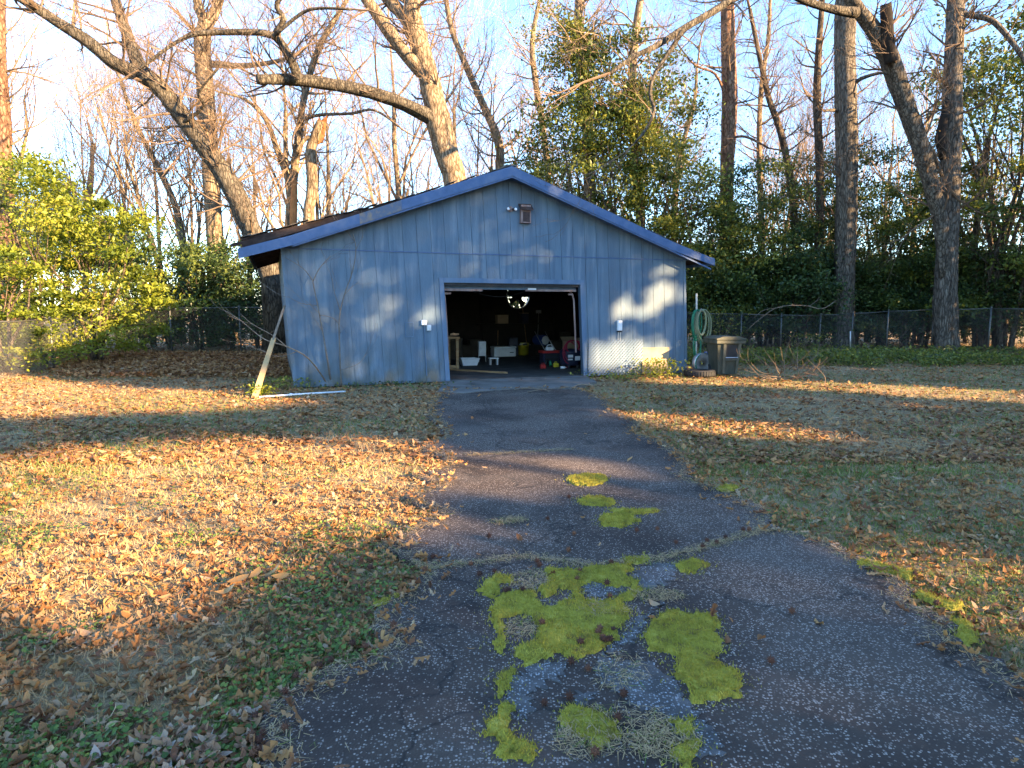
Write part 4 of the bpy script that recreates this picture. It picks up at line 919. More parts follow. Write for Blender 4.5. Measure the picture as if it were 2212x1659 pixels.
named_tree('straight_oak', 'tall straight sunlit trunk with short side limb on the left', 'tree', gbase(466, 28.5),
    [([(468, 600, 36), (464, 500, 34), (457, 380, 33), (448, 250, 34), (441, 150, 33), (437, 85, 32), (445, 45, 28)], 28.5, 28.5),
     ([(445, 55, 20), (428, 10, 18), (415, -60, 15)], 28.5, 28.5), ([(445, 55, 22), (468, 15, 19), (490, -70, 15)], 28.5, 29),
     ([(452, 138, 14), (520, 142, 11), (590, 134, 9), (650, 115, 6)], 28.5, 27), ([(455, 250, 9), (430, 285, 8), (400, 320, 6)], 28.5, 27.5)], 'bark_oak', 31, spawn=.75, start=.6)
named_tree('slender_tree', 'slender pale forked tree rising left of the garage roof', 'tree', gbase(628, 27),
    [([(626, 500, 26), (630, 430, 20), (638, 350, 17), (645, 300, 16), (655, 220, 14), (672, 150, 13), (695, 90, 12), (735, 25, 9), (760, -20, 7)], 27, 27),
     ([(634, 420, 14), (600, 330, 11), (575, 260, 9), (530, 215, 7), (480, 200, 5)], 27, 26), ([(650, 260, 8), (690, 248, 7), (760, 245, 6), (810, 238, 5), (870, 280, 4)], 27, 26)], 'bark_oak', 41, spawn=1.3, tm='twig_pale')
def snag_top(t, b):
    p = W(690, 258, 26) - b
    MB().add([p + np.array(q) for q in [(-.16, 0, -.9), (.1, 0, -.9), (.26, 0, -.1), (.3, .05, .2), (.1, 0, -.05), (-.05, .05, .1), (-.14, 0, -.3), (-.1, .2, -.9), (.14, .2, -.6)]], [(0, 1, 2, 4, 5, 6), (2, 3, 4), (0, 6, 7), (1, 8, 2), (6, 5, 8, 7), (5, 4, 8), (4, 3, 2, 8)]).build('broken_top', M['snag'], t)
named_tree('broken_snag', 'snapped tree with orange broken top left of the garage roof', 'tree', gbase(668, 26),
    [([(668, 500, 26), (668, 455, 24), (674, 400, 23), (671, 330, 21), (680, 295, 19), (692, 262, 17)], 26, 26), ([(675, 300, 10), (660, 300, 9), (640, 330, 7)], 26, 26)], 'bark_oak', 47, spawn=0, extra=snag_top)
named_tree('red_snag', 'short reddish broken stump beside the slender forked tree', 'tree', gbase(633, 26.4),
    [([(634, 500, 16), (634, 450, 15), (636, 400, 12), (633, 385, 6)], 26.4, 26.4)], 'snag', 48, twig=0)
named_tree('red_pine', 'straight reddish pine trunk rising right of the garage roof', 'tree', gbase(1570, 30),
    [([(1568, 560, 30), (1570, 400, 27), (1573, 300, 29), (1576, 220, 29), (1573, 120, 27), (1571, 0, 26), (1572, -120, 24)], 30, 30),
     ([(1570, 215, 6), (1545, 160, 5), (1500, 140, 4), (1460, 90, 3)], 30, 29), ([(1575, 300, 5), (1610, 295, 5), (1660, 320, 4)], 30, 29)], 'bark_pine', 53, spawn=.5, start=.55, sides=12)
named_tree('furrowed_pine', 'tall thick furrowed trunk standing before the right fence', 'tree', gbase(1822, 26),
    [([(1822, 762, 50), (1822, 735, 44), (1824, 640, 42), (1828, 500, 41), (1829, 400, 42), (1829, 250, 43), (1826, 120, 40), (1827, 0, 38), (1830, -150, 34)], 26, 26),
     ([(1842, 185, 9), (1860, 170, 8), (1900, 158, 6), (1930, 160, 4)], 26, 25), ([(1812, 240, 8), (1795, 238, 6), (1780, 240, 5)], 26, 25.5)], 'bark_grey', 59, spawn=.2, sides=14, start=.5)
def rot(t, b):
    P = [W(x, y, 22.75) - b for x, y in ((2036, 345), (2030, 300), (2040, 250), (2046, 215))]
    MB().tube(P, [.1, .16, .13, .07], 8).build('rotten_hollow', M['rot'], t, True)
named_tree('twin_stem_oak', 'big two-stemmed oak at the right edge with black dead stub', 'tree', gbase(2045, 23),
    [([(2046, 765, 56), (2045, 740, 48), (2043, 650, 44), (2046, 560, 40), (2053, 460, 36), (2054, 380, 36), (2056, 280, 38), (2058, 180, 36), (2062, 80, 36), (2064, 0, 34), (2066, -120, 28)], 23, 23),
     ([(2042, 600, 24), (2032, 480, 28), (2012, 400, 30), (1988, 310, 32), (1955, 215, 35), (1928, 140, 38), (1892, 72, 34), (1850, 15, 28), (1815, -35, 24), (1740, -90, 18)], 22.9, 20.5),
     ([(1925, 135, 24), (1918, 90, 24), (1916, 40, 24), (1914, 8, 20)], 21.2, 20.9),
     ([(1850, 28, 20), (1800, 20, 16), (1740, 2, 14), (1660, -30, 12), (1590, -6, 16), (1545, 22, 15), (1480, 60, 14), (1420, 98, 12), (1370, 122, 10), (1318, 158, 7)], 20.8, 16.5),
     ([(1478, 62, 11), (1440, 120, 9), (1412, 165, 8), (1405, 205, 8), (1413, 240, 7), (1395, 280, 6), (1370, 310, 4)], 17.3, 16.4),
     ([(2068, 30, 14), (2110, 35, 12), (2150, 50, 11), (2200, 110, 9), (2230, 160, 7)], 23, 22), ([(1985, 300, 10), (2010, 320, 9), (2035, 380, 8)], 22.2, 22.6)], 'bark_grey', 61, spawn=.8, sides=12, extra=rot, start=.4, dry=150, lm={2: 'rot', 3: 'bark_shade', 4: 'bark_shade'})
for nm, lab, px, Y, pts, m, sd in (
    ('ivy_tree', 'tree wrapped in sunlit ivy left of the right roof slope', 1265, 28, [(1275, 480, 26), (1270, 300, 24), (1262, 180, 24), (1256, 110, 22), (1250, 60, 20), (1252, 0, 18), (1260, -80, 15)], 'bark_oak', 71),
    ('ivy_tree', 'second ivy tree nearer the right roof slope', 1372, 27, [(1385, 470, 22), (1372, 350, 20), (1370, 250, 20), (1366, 150, 18), (1375, 60, 16), (1390, -40, 12)], 'bark_oak', 73),
    ('thin_trunk', 'thin brown trunk just left of the thick furrowed trunk', 1768, 28, [(1772, 720, 18), (1768, 560, 18), (1772, 450, 17), (1770, 330, 17), (1765, 230, 17), (1768, 120, 14), (1775, 20, 11), (1780, -60, 8)], 'bark_dark', 75),
    ('thin_trunk', 'curved thin trunk midway between red pine and furrowed trunk', 1690, 31, [(1720, 560, 18), (1712, 430, 16), (1690, 300, 14), (1660, 210, 12), (1640, 120, 10), (1620, 20, 8)], 'bark_dark', 77),
    ('thin_trunk', 'thin straight trunk close right of the red pine', 1642, 33, [(1645, 560, 13), (1643, 420, 12), (1640, 300, 11), (1645, 190, 10), (1660, 80, 8), (1665, -30, 6)], 'bark_oak', 79),
    ('pale_tree', 'pale slender tree close left of the red pine', 1470, 36, [(1455, 500, 14), (1462, 380, 12), (1478, 300, 10), (1500, 220, 8), (1505, 150, 6)], 'bark_oak', 81),
    ('thin_trunk', 'thin bare trunk above the roof, right of the stout oak', 1090, 31, [(1075, 480, 20), (1080, 370, 18), (1078, 310, 17), (1050, 240, 14), (1010, 150, 12), (975, 60, 10), (960, -30, 8)], 'bark_oak', 83),
    ('thin_trunk', 'second thin trunk above the roof, left of the ivy', 1180, 33, [(1190, 480, 14), (1180, 330, 13), (1160, 200, 12), (1150, 90, 10), (1170, -20, 7)], 'bark_oak', 85),
    ('crooked_tree', 'dark crooked tree behind the twin-stemmed oak on its right', 2115, 27, [(2110, 700, 14), (2100, 560, 14), (2120, 430, 12), (2135, 300, 10)], 'bark_dark', 87),
    ('sunlit_trunk', 'broad sunlit trunk at the far left edge', 5, 27, [(14, 560, 44), (8, 400, 42), (0, 260, 40), (-8, 120, 36), (-5, -40, 30)], 'bark_pine', 89),
    ('thin_trunk', 'bare thin trunk behind the leaf bank, left of straight oak', 375, 30, [(400, 560, 16), (380, 450, 14), (340, 360, 12), (290, 260, 9), (260, 170, 7)], 'bark_oak', 91)):
    def ivy(t, b, pts=pts, Y=Y):
        P, r = limb_px(pts, Y); P = np.array(P) - b; n = 11000; f = rng.random(n) ** .8 * (len(P) - 10); i = f.astype(int)
        base = P[i] + (P[i + 1] - P[i]) * (f - i)[:, None]; cl = rng.normal(0, .62, (60, 3)) ; ci = (f / (len(P) - 1) * 60).astype(int) % 60
        pos = base + cl[ci] * rng.uniform(.3, 1.4, (n, 1)) + rng.normal(0, .26, (n, 3)); mb = MB(); leaves(mb, pos, rng.uniform(.1, .17, n), np.clip(rng.normal(.6, .25, n), 0, 1)); mb.build('ivy', M['leaf_mid'], t)
    named_tree(nm, lab, 'tree', gbase(px, Y), [(pts, Y, Y)], m, sd, spawn=.9, tm='twig_pale' if px < 1500 else 'twig', extra=ivy if nm == 'ivy_tree' else None, sides=8, dry=60 if px > 1500 else 0, tl=2.0)

# --- bare woodland trees behind: a few forms, copied
def bare_form(seed, H=11, r=.12, lean=.0):
    R_ = random.Random(seed); tr = ([], []); tips = []
    grow(tr, (0, 0, -.1), _n((lean, R_.gauss(0, .05), 1)), H * .62, r, 0, R_, [(9, .75, .5, .5), (6, .8, .6, .5), (5, .85, .6, .52), (3, .9, .65, .6)], tips)
    nv = 36; V = np.array(tr[0]); Fq = np.array(tr[1])
    tm = MB().add(V[:nv], Fq[:30]).mesh('trunk', True); tw = MB().add(V, Fq[30:]).mesh('branches')
    lf = MB(); k = R_.choices(range(len(tips)), k=160); pos = np.array([tips[i] for i in k]) + rng.normal(0, .08, (160, 3)); leaves(lf, pos, rng.uniform(.06, .1, 160), rng.random(160))
    return tm, tw, lf.mesh('dry_leaves')
forms = [bare_form(s, H, r, ln) for s, H, r, ln in ((1, 11, .13, .1), (2, 13, .15, -.1), (3, 9, .1, .15), (4, 12, .11, 0), (5, 8, .08, -.12))]
def put_bare(x, y, k, sc_, rz_, pale, label, group, nm='bare_tree', leafy=True):
    t = thing(nm, label, 'tree', (x, y, 0), rz_, group); t.scale = (sc_,) * 3
    link('trunk', forms[k][0], None, t).active_material = None
    return t
for f in forms:
    f[0].materials.append(M['bark_oak']); f[1].materials.append(M['twig_pale']); f[2].materials.append(M['leaf_dry'])
def put_bare(x, y, k, sc_, rz_, label, group, leafy=True):
    t = thing('bare_tree', label, 'tree', (x, y, 0), rz_, group); t.scale = (sc_,) * 3
    link('trunk', forms[k][0], None, t); link('branches', forms[k][1], None, t)
    if leafy: link('dry_leaves', forms[k][2], None, t)
rb = random.Random(5)
for i in range(36):                              # left and middle, behind fence and garage
    Y = rb.uniform(29, 50); px = -60 + 1180 * ((i * .618) % 1) + rb.uniform(-30, 30); p = W(px, 670, Y)
    put_bare(p[0], Y, rb.randrange(5), rb.uniform(1.0, 1.75), rb.uniform(0, 6.28), 'bare sunlit woodland tree among others behind the left fence and garage' , 'bare trees behind the left fence and garage', i % 3 == 0)
for i in range(24):
    Y = rb.uniform(33, 52); px = 1130 + 1120 * ((i * .618) % 1) + rb.uniform(-30, 30); p = W(px, 670, Y)
    put_bare(p[0], Y, rb.randrange(5), rb.uniform(1.0, 1.7), rb.uniform(0, 6.28), 'bare woodland tree among others behind the evergreens on the right', 'bare trees behind the right evergreens', True)

# --- evergreen broadleaf trees and bushes
def ever_form(seed, H, Rx, n, z0=.08, clump=70, size=(.09, .15), csd=.34, taper=.55, flat=.6):
    r = np.random.default_rng(seed); R_ = random.Random(seed)
    zc = r.uniform(z0, 1., clump); rad = Rx * np.sqrt(np.clip(1 - (np.abs(zc - .45) / .62) ** 2.2, .03, 1)) * (1 - taper * .3 * zc) * r.uniform(.65, 1.25, clump); an = r.uniform(0, 6.283, clump); q = np.sqrt(r.uniform(.12, 1, clump))
    cen = np.stack([rad * q * np.cos(an), rad * q * np.sin(an), zc * H], -1)
    w = r.uniform(.4, 1.6, clump); w /= w.sum(); ci = r.choice(clump, n, p=w)
    tone = r.normal(.42, .2, clump)
    pos = cen[ci] + r.normal(0, 1, (n, 3)) * csd * np.array([1, 1, flat]) * r.uniform(.4, 1.5, (clump, 1))[ci]
    pos[:, 2] = np.maximum(pos[:, 2], .05)
    mb = MB(); leaves(mb, pos, r.uniform(size[0], size[1], n), np.clip(tone[ci] + r.normal(0, .18, n), 0, 1))
    crown = mb.mesh('crown')
    st = MB()
    for k in range(4):
        a = R_.uniform(0, 6.28); e = R_.uniform(.3, .7) * Rx; hh = H * R_.uniform(.6, .85); st.tube(crom([(0.1 * cos(a), .1 * sin(a), -.1), (e * .25 * cos(a), e * .25 * sin(a), hh * .35), (e * .6 * cos(a + .3), e * .6 * sin(a + .3), hh * .7), (e * cos(a), e * sin(a), hh)], 3), list(np.linspace(.07, .015, 10)), 5)
    for c in cen[::2]:
        b0 = np.array([c[0] * .25, c[1] * .25, c[2] * .6]); st.tube([b0, (b0 + c) / 2 + r.normal(0, .08, 3), c], [.022, .014, .006], 3, False)
    return st.mesh('stems', True), crown
EV = [ever_form(1, 7., 2.5, 7600, clump=44, flat=.45), ever_form(2, 5.5, 2.3, 7200, clump=40, flat=.45), ever_form(3, 8.5, 2.5, 7800, z0=.12, clump=46, csd=.36, flat=.45), ever_form(4, 3.2, 1.7, 6500, clump=50), ever_form(5, 4.4, 2.0, 8000), ever_form(6, 4.4, 2.1, 9500, clump=46, csd=.3, flat=.38, size=(.07, .17)), ever_form(7, 5.4, 2.2, 10500, clump=52, csd=.33, flat=.4, size=(.07, .17))]
for s_, c_ in EV: s_.materials.append(M['bark_dark'])
def put_ever(px, Y, k, sc_, label, m='leaf_dark', group=None, rz_=None, nm='evergreen_tree', cat='tree', zs=1.):
    p = W(px, 670, Y); t = thing(nm, label, cat, (p[0], Y, 0), rb.uniform(0, 6.28) if rz_ is None else rz_, group); t.scale = (sc_, sc_, sc_ * zs)
    link('stems', EV[k][0], None, t); c = link('crown', EV[k][1], None, t)
    if not EV[k][1].materials: EV[k][1].materials.append(M['leaf_dark'])
    c.material_slots[0].link = 'OBJECT'; c.material_slots[0].material = M[m]
    return t
RG = 'evergreens behind the right fence'
EVL = {1130: 'dark evergreen above the right roof slope, nearest the roof peak', 1185: 'leafy evergreen above the roof, second right of the peak', 1240: 'leafy evergreen beside the first ivy tree above the roof', 1305: 'tallest leafy evergreen above the right roof slope', 1365: 'leafy evergreen beside the second ivy tree', 1420: 'leafy evergreen above the lower half of the right roof slope', 1475: 'bushy evergreen right above the right eave',
       1535: 'leafy evergreen just right of the right eave tip', 1590: 'leafy evergreen at the foot of the red pine', 1650: 'leafy evergreen second right of the red pine', 1710: 'dark evergreen midway between red pine and furrowed trunk', 1770: 'leafy evergreen around the thin brown trunk', 1850: 'leafy evergreen directly right of the thick furrowed trunk', 1905: 'leafy evergreen second right of the thick furrowed trunk', 1955: 'leafy evergreen third right of the thick furrowed trunk',
       2000: 'leafy evergreen just left of the twin-stemmed oak', 2070: 'dark evergreen directly right of the twin-stemmed oak', 2120: 'tall evergreen second right of the twin-stemmed oak', 2180: 'tallest evergreen near the right photo edge', 2255: 'tall evergreen cut off by the right photo edge', 1600: 'farther dark evergreen showing behind the red pine', 1780: 'farther dark evergreen showing behind the thin brown trunk', 1960: 'farther dark evergreen between furrowed trunk and twin-stemmed oak'}
HGL = {620: 'dark hedge shrub touching the left garage corner', 560: 'dark hedge shrub second from the left garage corner', 500: 'dark hedge shrub behind the mid post of the back left fence', 455: 'taller hedge shrub behind the straight oak foot', 430: 'low hedge shrub left of the mid post of the back left fence', 365: 'dark hedge shrub in the middle of the back left fence', 330: 'rear hedge shrub left of the middle of the back left fence', 300: 'dark hedge shrub second right of the bright bushes', 255: 'dark hedge shrub directly right of the bright bushes'}
for px, Y, k, s, m, z in ((1130, 31, 1, 1.15, 'leaf_dark', 1.15), (1185, 29.5, 0, 1.15, 'leaf_mid', 1.05), (1240, 28.5, 2, 1.3, 'leaf_mid', 1.0), (1305, 28, 2, 1.5, 'leaf_mid', 1.0), (1365, 27.5, 2, 1.45, 'leaf_mid', 1.0), (1420, 27, 2, 1.2, 'leaf_mid', .95), (1475, 26.8, 1, 1.25, 'leaf_mid', 1.05),
                       (1535, 27.5, 4, 1.35, 'leaf_mid', 1.05), (1590, 28, 0, 1.05, 'leaf_mid', 1.), (1650, 28.5, 0, 1.1, 'leaf_mid', 1.), (1710, 29, 1, 1.25, 'leaf_dark', 1.05), (1770, 30, 2, .95, 'leaf_mid', 1.), (1850, 29, 0, 1.1, 'leaf_mid', 1.1), (1905, 28, 0, 1.15, 'leaf_mid', 1.05), (1955, 29, 2, 1.05, 'leaf_mid', 1.),
                       (2000, 27.5, 1, 1.1, 'leaf_mid', 1.), (2070, 28.5, 2, .95, 'leaf_dark', 1.), (2120, 26.5, 2, 1.5, 'leaf_mid', 1.05), (2180, 25.8, 2, 1.6, 'leaf_mid', 1.05), (2255, 25, 2, 1.35, 'leaf_mid', 1.1), (1600, 34, 2, 1.0, 'leaf_dark', .9), (1780, 35, 2, 1., 'leaf_dark', .9), (1960, 34, 2, 1.05, 'leaf_dark', .9)):
    lab = EVL[(px, k)] if (px, k) in EVL else EVL[px]
    put_ever(px, Y, k, s, lab, m, RG if px >= 1500 else 'evergreens above the right roof slope', zs=z)
for i in range(26):                              # understorey
    px = 1490 + (i % 13) * 62 + rb.uniform(-20, 20); put_ever(px, rb.uniform(26.2, 28) + (4 if i > 12 else 0), 3, rb.uniform(.9, 1.3), 'low dark understorey shrub behind the right fence', 'leaf_dark', 'shrubs behind the right fence', nm='evergreen_shrub', cat='shrub')
for i, (px, Y, k, s, z) in enumerate(((300, 25.6, 4, .85, 1.1), (365, 26.3, 1, .8, .95), (430, 25.7, 3, 1.1, 1.0), (500, 26, 4, .75, .95), (560, 25.5, 3, 1.1, .95), (620, 25.8, 3, 1.15, .95), (330, 28, 1, .95, 1.), (255, 26.5, 1, .85, 1.1), (455, 27.5, 3, 1.2, 1.1))):
    put_ever(px, Y, k, s, HGL[px], 'leaf_dark', 'hedge behind the back left fence', nm='evergreen_shrub', cat='shrub', zs=z)
put_ever(205, 19.4, 5, 1.06, 'bright yellow-green bush at the left, the rightmost sunlit one', 'leaf_bright', nm='privet_bush', cat='bush', zs=1.0, rz_=1.)
put_ever(95, 18.6, 6, 1.02, 'tall bright yellow-green bush at the left edge', 'leaf_bright', nm='privet_bush', cat='bush', zs=1.02, rz_=2.2)
put_ever(2, 16.2, 5, .84, 'low olive bush at the left edge, nearest the lawn', 'leaf_bright', nm='privet_bush', cat='bush', zs=.8, rz_=3.)
put_ever(40, 23, 0, 1., 'tall yellow-green tree behind the left bushes', 'leaf_bright', nm='privet_bush', cat='bush', zs=.95, rz_=3.7)
# olive pine behind on the left
def pine_form(seed):
    r = np.random.default_rng(seed); mb = MB(); n = 12000; cl = 60; zc = r.uniform(.45, 1., cl) * 9; rad = 2.6 * (1.15 - zc / 9) ** .5 + .2; an = r.uniform(0, 6.28, cl); q = np.sqrt(r.random(cl))
    cen = np.stack([rad * q * np.cos(an), rad * q * np.sin(an), zc], -1); ci = r.integers(0, cl, n); pos = cen[ci] + r.normal(0, .35, (n, 3)) * [1, 1, .6]
    T = LEAF * np.array([1, .16, 1]); scatter(mb, T, LEAF_F, pos, r.random(n) * 6.28, r.normal(-.3, .6, n), r.normal(0, .6, n), r.uniform(.2, .34, n), r.random(n))
    st = MB().tube([(0, 0, -.1), (.05, 0, 4), (0, .05, 8.6)], [.17, .13, .04], 8)
    for c in cen: st.tube([(0, 0, c[2] - .3), c], [.03, .012], 3, False)
    return st.mesh('trunk', True), mb.mesh('crown')
pf = pine_form(3); pf[0].materials.append(M['bark_pine']); pf[1].materials.append(M['pine_needle'])
for px, Y, s, lab in ((150, 38, 1.0, 'olive green pine among bare trees at the upper left'), (60, 42, .95, 'olive pine half hidden at the far upper left'), (235, 45, .9, 'smaller olive pine right of the other two pines')):
    p = W(px, 670, Y); t = thing('pine_tree', lab, 'tree', (p[0], Y, 0), px); t.scale = (s,) * 3; link('trunk', pf[0], None, t); link('crown', pf[1], None, t)

# --- added unseen trees on the right, crowns cut to shade the yard around beams
UP = np.array([-SUN[0] * SUN[2], -SUN[1] * SUN[2], cos(SUN_EL) ** 2]); UP /= np.linalg.norm(UP)
PERP = np.array([cos(SUN_AZ), sin(SUN_AZ), 0])
def uv(P): P = np.asarray(P, float); return np.stack([P @ PERP, P @ UP], -1)
BEAMS_PX = [[(-40, 1000), (300, 965), (560, 945), (900, 950), (985, 990), (960, 1045), (880, 1075), (500, 1105), (-40, 1135)],
            [(-40, 1165), (500, 1130), (960, 1095), (1010, 1120), (880, 1165), (640, 1200), (420, 1290), (150, 1340), (-40, 1350)],
            [(-20, 822), (300, 838), (520, 845), (680, 868), (500, 884), (250, 893), (-20, 905)],
            [(1400, 812), (1560, 813), (1800, 825), (2250, 843), (2250, 872), (1900, 850), (1600, 832), (1420, 828)],
            [(1330, 890), (1500, 897), (1720, 922), (1880, 950), (1650, 948), (1450, 925)],
            [(1930, 1200), (2080, 1180), (2250, 1220), (2250, 1420), (2100, 1320)],
            [(1000, 990), (1200, 985), (1330, 1010), (1250, 1060), (1000, 1075)]]
BEAMS = [uv(np.array([gp(*p) for p in b])) for b in BEAMS_PX]
for x0_, z0_, x1_, z1_, sl_w in ((1268, 800, 1392, 742, 0), (1387, 790, 1445, 753, 0), (1400, 665, 1470, 625, .5), (1425, 600, 1462, 580, .4), (1385, 690, 1412, 668, .3), (800, 668, 845, 658, .3), (785, 709, 825, 702, .3), (905, 700, 958, 680, .4), (1330, 690, 1360, 650, .2), (1560, 800, 1600, 740, 0)):
    q = [wl(x0_, z0_), wl(x1_, z0_ - 12 * sl_w), wl(x1_, z1_ - 12 * sl_w), wl(x0_, z1_)]; BEAMS.append(uv(np.array([G(a, 0, b) for a, b in q])))
bp = W(120, 670, 14.8); c_uv = uv(np.array([bp]))[0]
def in_beam(P):
    q0 = uv(P); hit = np.zeros(len(q0), bool)
    for du, dv in ((0, 0), (.09, 0), (-.09, 0), (0, .08), (0, -.08)):
        q = q0 + [du, dv] + rng.normal(0, .03, q0.shape)
        for b in BEAMS: hit |= pip(q[:, 0], q[:, 1], [tuple(v) for v in b])
    return hit
def skyline(u):                                  # height of the shading canopy seen from the sun
    return np.interp(u, [-4, 5.2, 6.2, 7.2, 7.9, 10, 16, 20, 23, 26, 34], [3.9, 3.7, 3.6, 3.8, 5.9, 6.4, 7.3, 6.8, 4.9, 4.3, 4.2]) + .9 * (vnoise(u, u * 0, .9, 33) - .5)
for i in range(15):
    u0 = -5 + i * 2.6; x = 23.5 + (i % 3) * 2.2 + (3 if i > 9 else 0); y = (u0 - x * cos(SUN_AZ)) / sin(SUN_AZ); base = np.array([x, y, 0])
    n = 23000; cl = 440
    zz = rng.uniform(.5, 18, cl); cc = np.stack([x + rng.uniform(-2.4, 2.4, cl), y + rng.uniform(-2.4, 2.4, cl), zz], -1)
    ci = rng.integers(0, cl, n); pos = cc[ci] + rng.normal(0, .6, (n, 3)); q = uv(pos)
    por = (rng.random(cl) < .25)[ci] & (q[:, 0] > 23) & (q[:, 1] < skyline(q[:, 0]) + 4.5)
    keep = (pos[:, 2] > .3) & ((q[:, 1] < skyline(q[:, 0])) | por) & ~in_beam(pos); pos = pos[keep]
    t = thing('added_shade_tree', 'added leafy tree outside the frame, crown cut to shade the yard', 'tree', base, 0, 'added trees outside the frame on the right')
    mb = MB(); k = len(pos); scatter(mb, LEAF * np.array([1, 1.7, 1]), LEAF_F, pos - base, rng.random(k) * 6.283, rng.normal(.3, .6, k), rng.normal(0, .7, k), rng.uniform(.17, .25, k), rng.random(k)); mb.build('crown', M['leaf_mid'], t)
    top_ = float(pos[:, 2].max()) * .8 if k else 3
    MB().tube([(0, 0, -.1), (.1, 0, top_ * .5), (0, .1, top_)], [.2, .15, .04], 8).build('trunk', M['bark_oak'], t, True)
# ================================================================ saplings, brush, sticks
M['sapling'] = mat('sapling_bark', [(.1, .092, .084), (.17, .155, .135)], .9, 9)
def stick_thing(name, label, cat, base, paths, m, group=None, twigs=0, seed=0):
    t = thing(name, label, cat, base, 0, group); b = np.array(base)
    for i, (P, r0, r1) in enumerate(paths):
        S = crom([np.array(p) - b for p in P], 4); MB().tube(S, list(np.linspace(r0, r1, len(S))), 6).build('stem' if i == 0 else 'branch', M[m], t, True)
    if twigs:
        R_ = random.Random(seed); acc = ([], [])
        for P, r0, r1 in paths:
            S = crom([np.array(p) - b for p in P], 4)
            for j in range(twigs):
                i = R_.randrange(len(S) // 3, len(S) - 1); dv = S[i + 1] - S[i]; dv /= np.linalg.norm(dv) + 1e-9
                grow(acc, tuple(S[i]), _n((dv[0] + R_.gauss(0, .7), dv[1] + R_.gauss(0, .5), dv[2] + R_.gauss(.2, .6))), R_.uniform(.25, .6), max(r1 * .8, .004), 1, R_, [(0, 0, 0, 0), (2, .7, .6, .7)])
        acc_mesh(acc, 'twigs').build('twigs', M[m], t)
    return t
def wp(px, py, off):
    x, z = wl(px, py, off); return G(x, -off, z)
stick_thing('sapling', 'bare forked sapling against the blue wall, left one of two', 'sapling', gp(716, 833),
    [([gp(716, 833), wp(706, 770, .25), wp(697, 717, .22), wp(687, 663, .2), wp(675, 605, .2)], .02, .012), ([wp(675, 605, .2), wp(655, 580, .2), wp(616, 556, .25)], .013, .005), ([wp(676, 608, .2), wp(690, 580, .2), wp(714, 552, .25)], .012, .005), ([wp(690, 680, .22), wp(725, 690, .2), wp(736, 720, .2)], .01, .005), ([wp(686, 660, .2), wp(650, 655, .25), wp(622, 640, .3)], .009, .004)], 'sapling', twigs=2, seed=3)
stick_thing('sapling', 'bare forked sapling against the blue wall, right one of two', 'sapling', gp(737, 834),
    [([gp(737, 834), wp(734, 760, .22), wp(733, 690, .2), wp(743, 640, .2), wp(762, 585, .18), wp(769, 536, .18), wp(762, 505, .18)], .018, .008), ([wp(735, 670, .2), wp(722, 630, .2), wp(718, 600, .2)], .01, .004), ([wp(742, 640, .2), wp(760, 620, .2), wp(775, 610, .2)], .009, .004), ([wp(768, 540, .18), wp(785, 510, .18)], .008, .004), ([wp(765, 520, .18), wp(748, 497, .18)], .008, .004), ([wp(735, 800, .2), wp(775, 785, .25), wp(790, 765, .25)], .008, .004)], 'sapling', twigs=2, seed=4)
stick_thing('fallen_branch', 'long thin branch arching from the saplings left past the plank', 'branch', gp(710, 833),
    [([gp(710, 833), W(667, 775, 12.6), W(618, 748, 12.6), W(570, 732, 12.8), W(521, 693, 13), W(485, 670, 13)], .018, .006), ([W(618, 748, 12.6), W(590, 725, 12.6), W(545, 700, 12.8), W(520, 678, 13)], .01, .004), ([W(640, 760, 12.6), W(600, 770, 12.3), W(558, 752, 12.3)], .008, .004)], 'bark_stick', twigs=2, seed=6)
def brush(name, label, px, py, n, L, seed, pile=False, m='bark_stick'):
    R_ = random.Random(seed); b = gp(px, py); t = thing(name, label, 'brush', b); acc = ([], [])
    for j in range(n):
        a = R_.uniform(0, 6.28); p = (R_.gauss(0, L * .35), R_.gauss(0, L * .25), R_.uniform(.0, .08)); d = _n((cos(a), sin(a), R_.uniform(.05, .55 if not pile else .25)))
        grow(acc, p, d, L * R_.uniform(.5, 1.1), R_.uniform(.008, .017), 1, R_, [(0, 0, 0, 0), (3, .6, .55, .6), (2, .7, .6, .7)])
    acc_mesh(acc, 'sticks').build('sticks', M[m], t); return t
brush('brush_pile', 'pile of dry reddish brush on the lawn right of the bin', 1720, 822, 13, .75, 11, True, 'twig')
brush('stick_pile', 'tangle of pale sticks below the right fence near the twin-stemmed oak', 1945, 774, 7, 1.1, 12, m='twig')
brush('brush_clump', 'dry brush in front of the thick furrowed trunk', 1700, 795, 12, .9, 13, m='twig')
stick_thing('upright_branch', 'tall bent dead branch sticking up from the brush pile', 'branch', gp(1780, 833), [([gp(1780, 833), W(1782, 815, 13.5), W(1765, 795, 13.6), W(1742, 775, 13.8)], .009, .004), ([gp(1780, 833), gp(1740, 832) + [0, 0, .04], gp(1715, 826) + [0, 0, .12], W(1722, 808, 13.6)], .008, .004)], 'twig')
stick_thing('broken_limb', 'short sunlit broken limb lying at the right weed edge', 'branch', gp(1870, 764), [([gp(1870, 764) + [0, 0, .3], gp(1880, 768) + [0, 0, .12], gp(1886, 770) + [0, 0, .04]], .06, .04)], 'bark_stick')
stick_thing('arched_branch', 'long arched dead branch hanging over the right fence', 'branch', gp(1615, 757), [([W(1612, 715, 24.6), W(1640, 690, 24.5), W(1680, 664, 24.4), W(1735, 660, 24.4), W(1775, 667, 24.4), W(1805, 650, 24.6)], .014, .02), ([W(1690, 664, 24.4), W(1650, 670, 24), W(1625, 690, 24)], .012, .005)], 'bark_stick', twigs=2, seed=8)
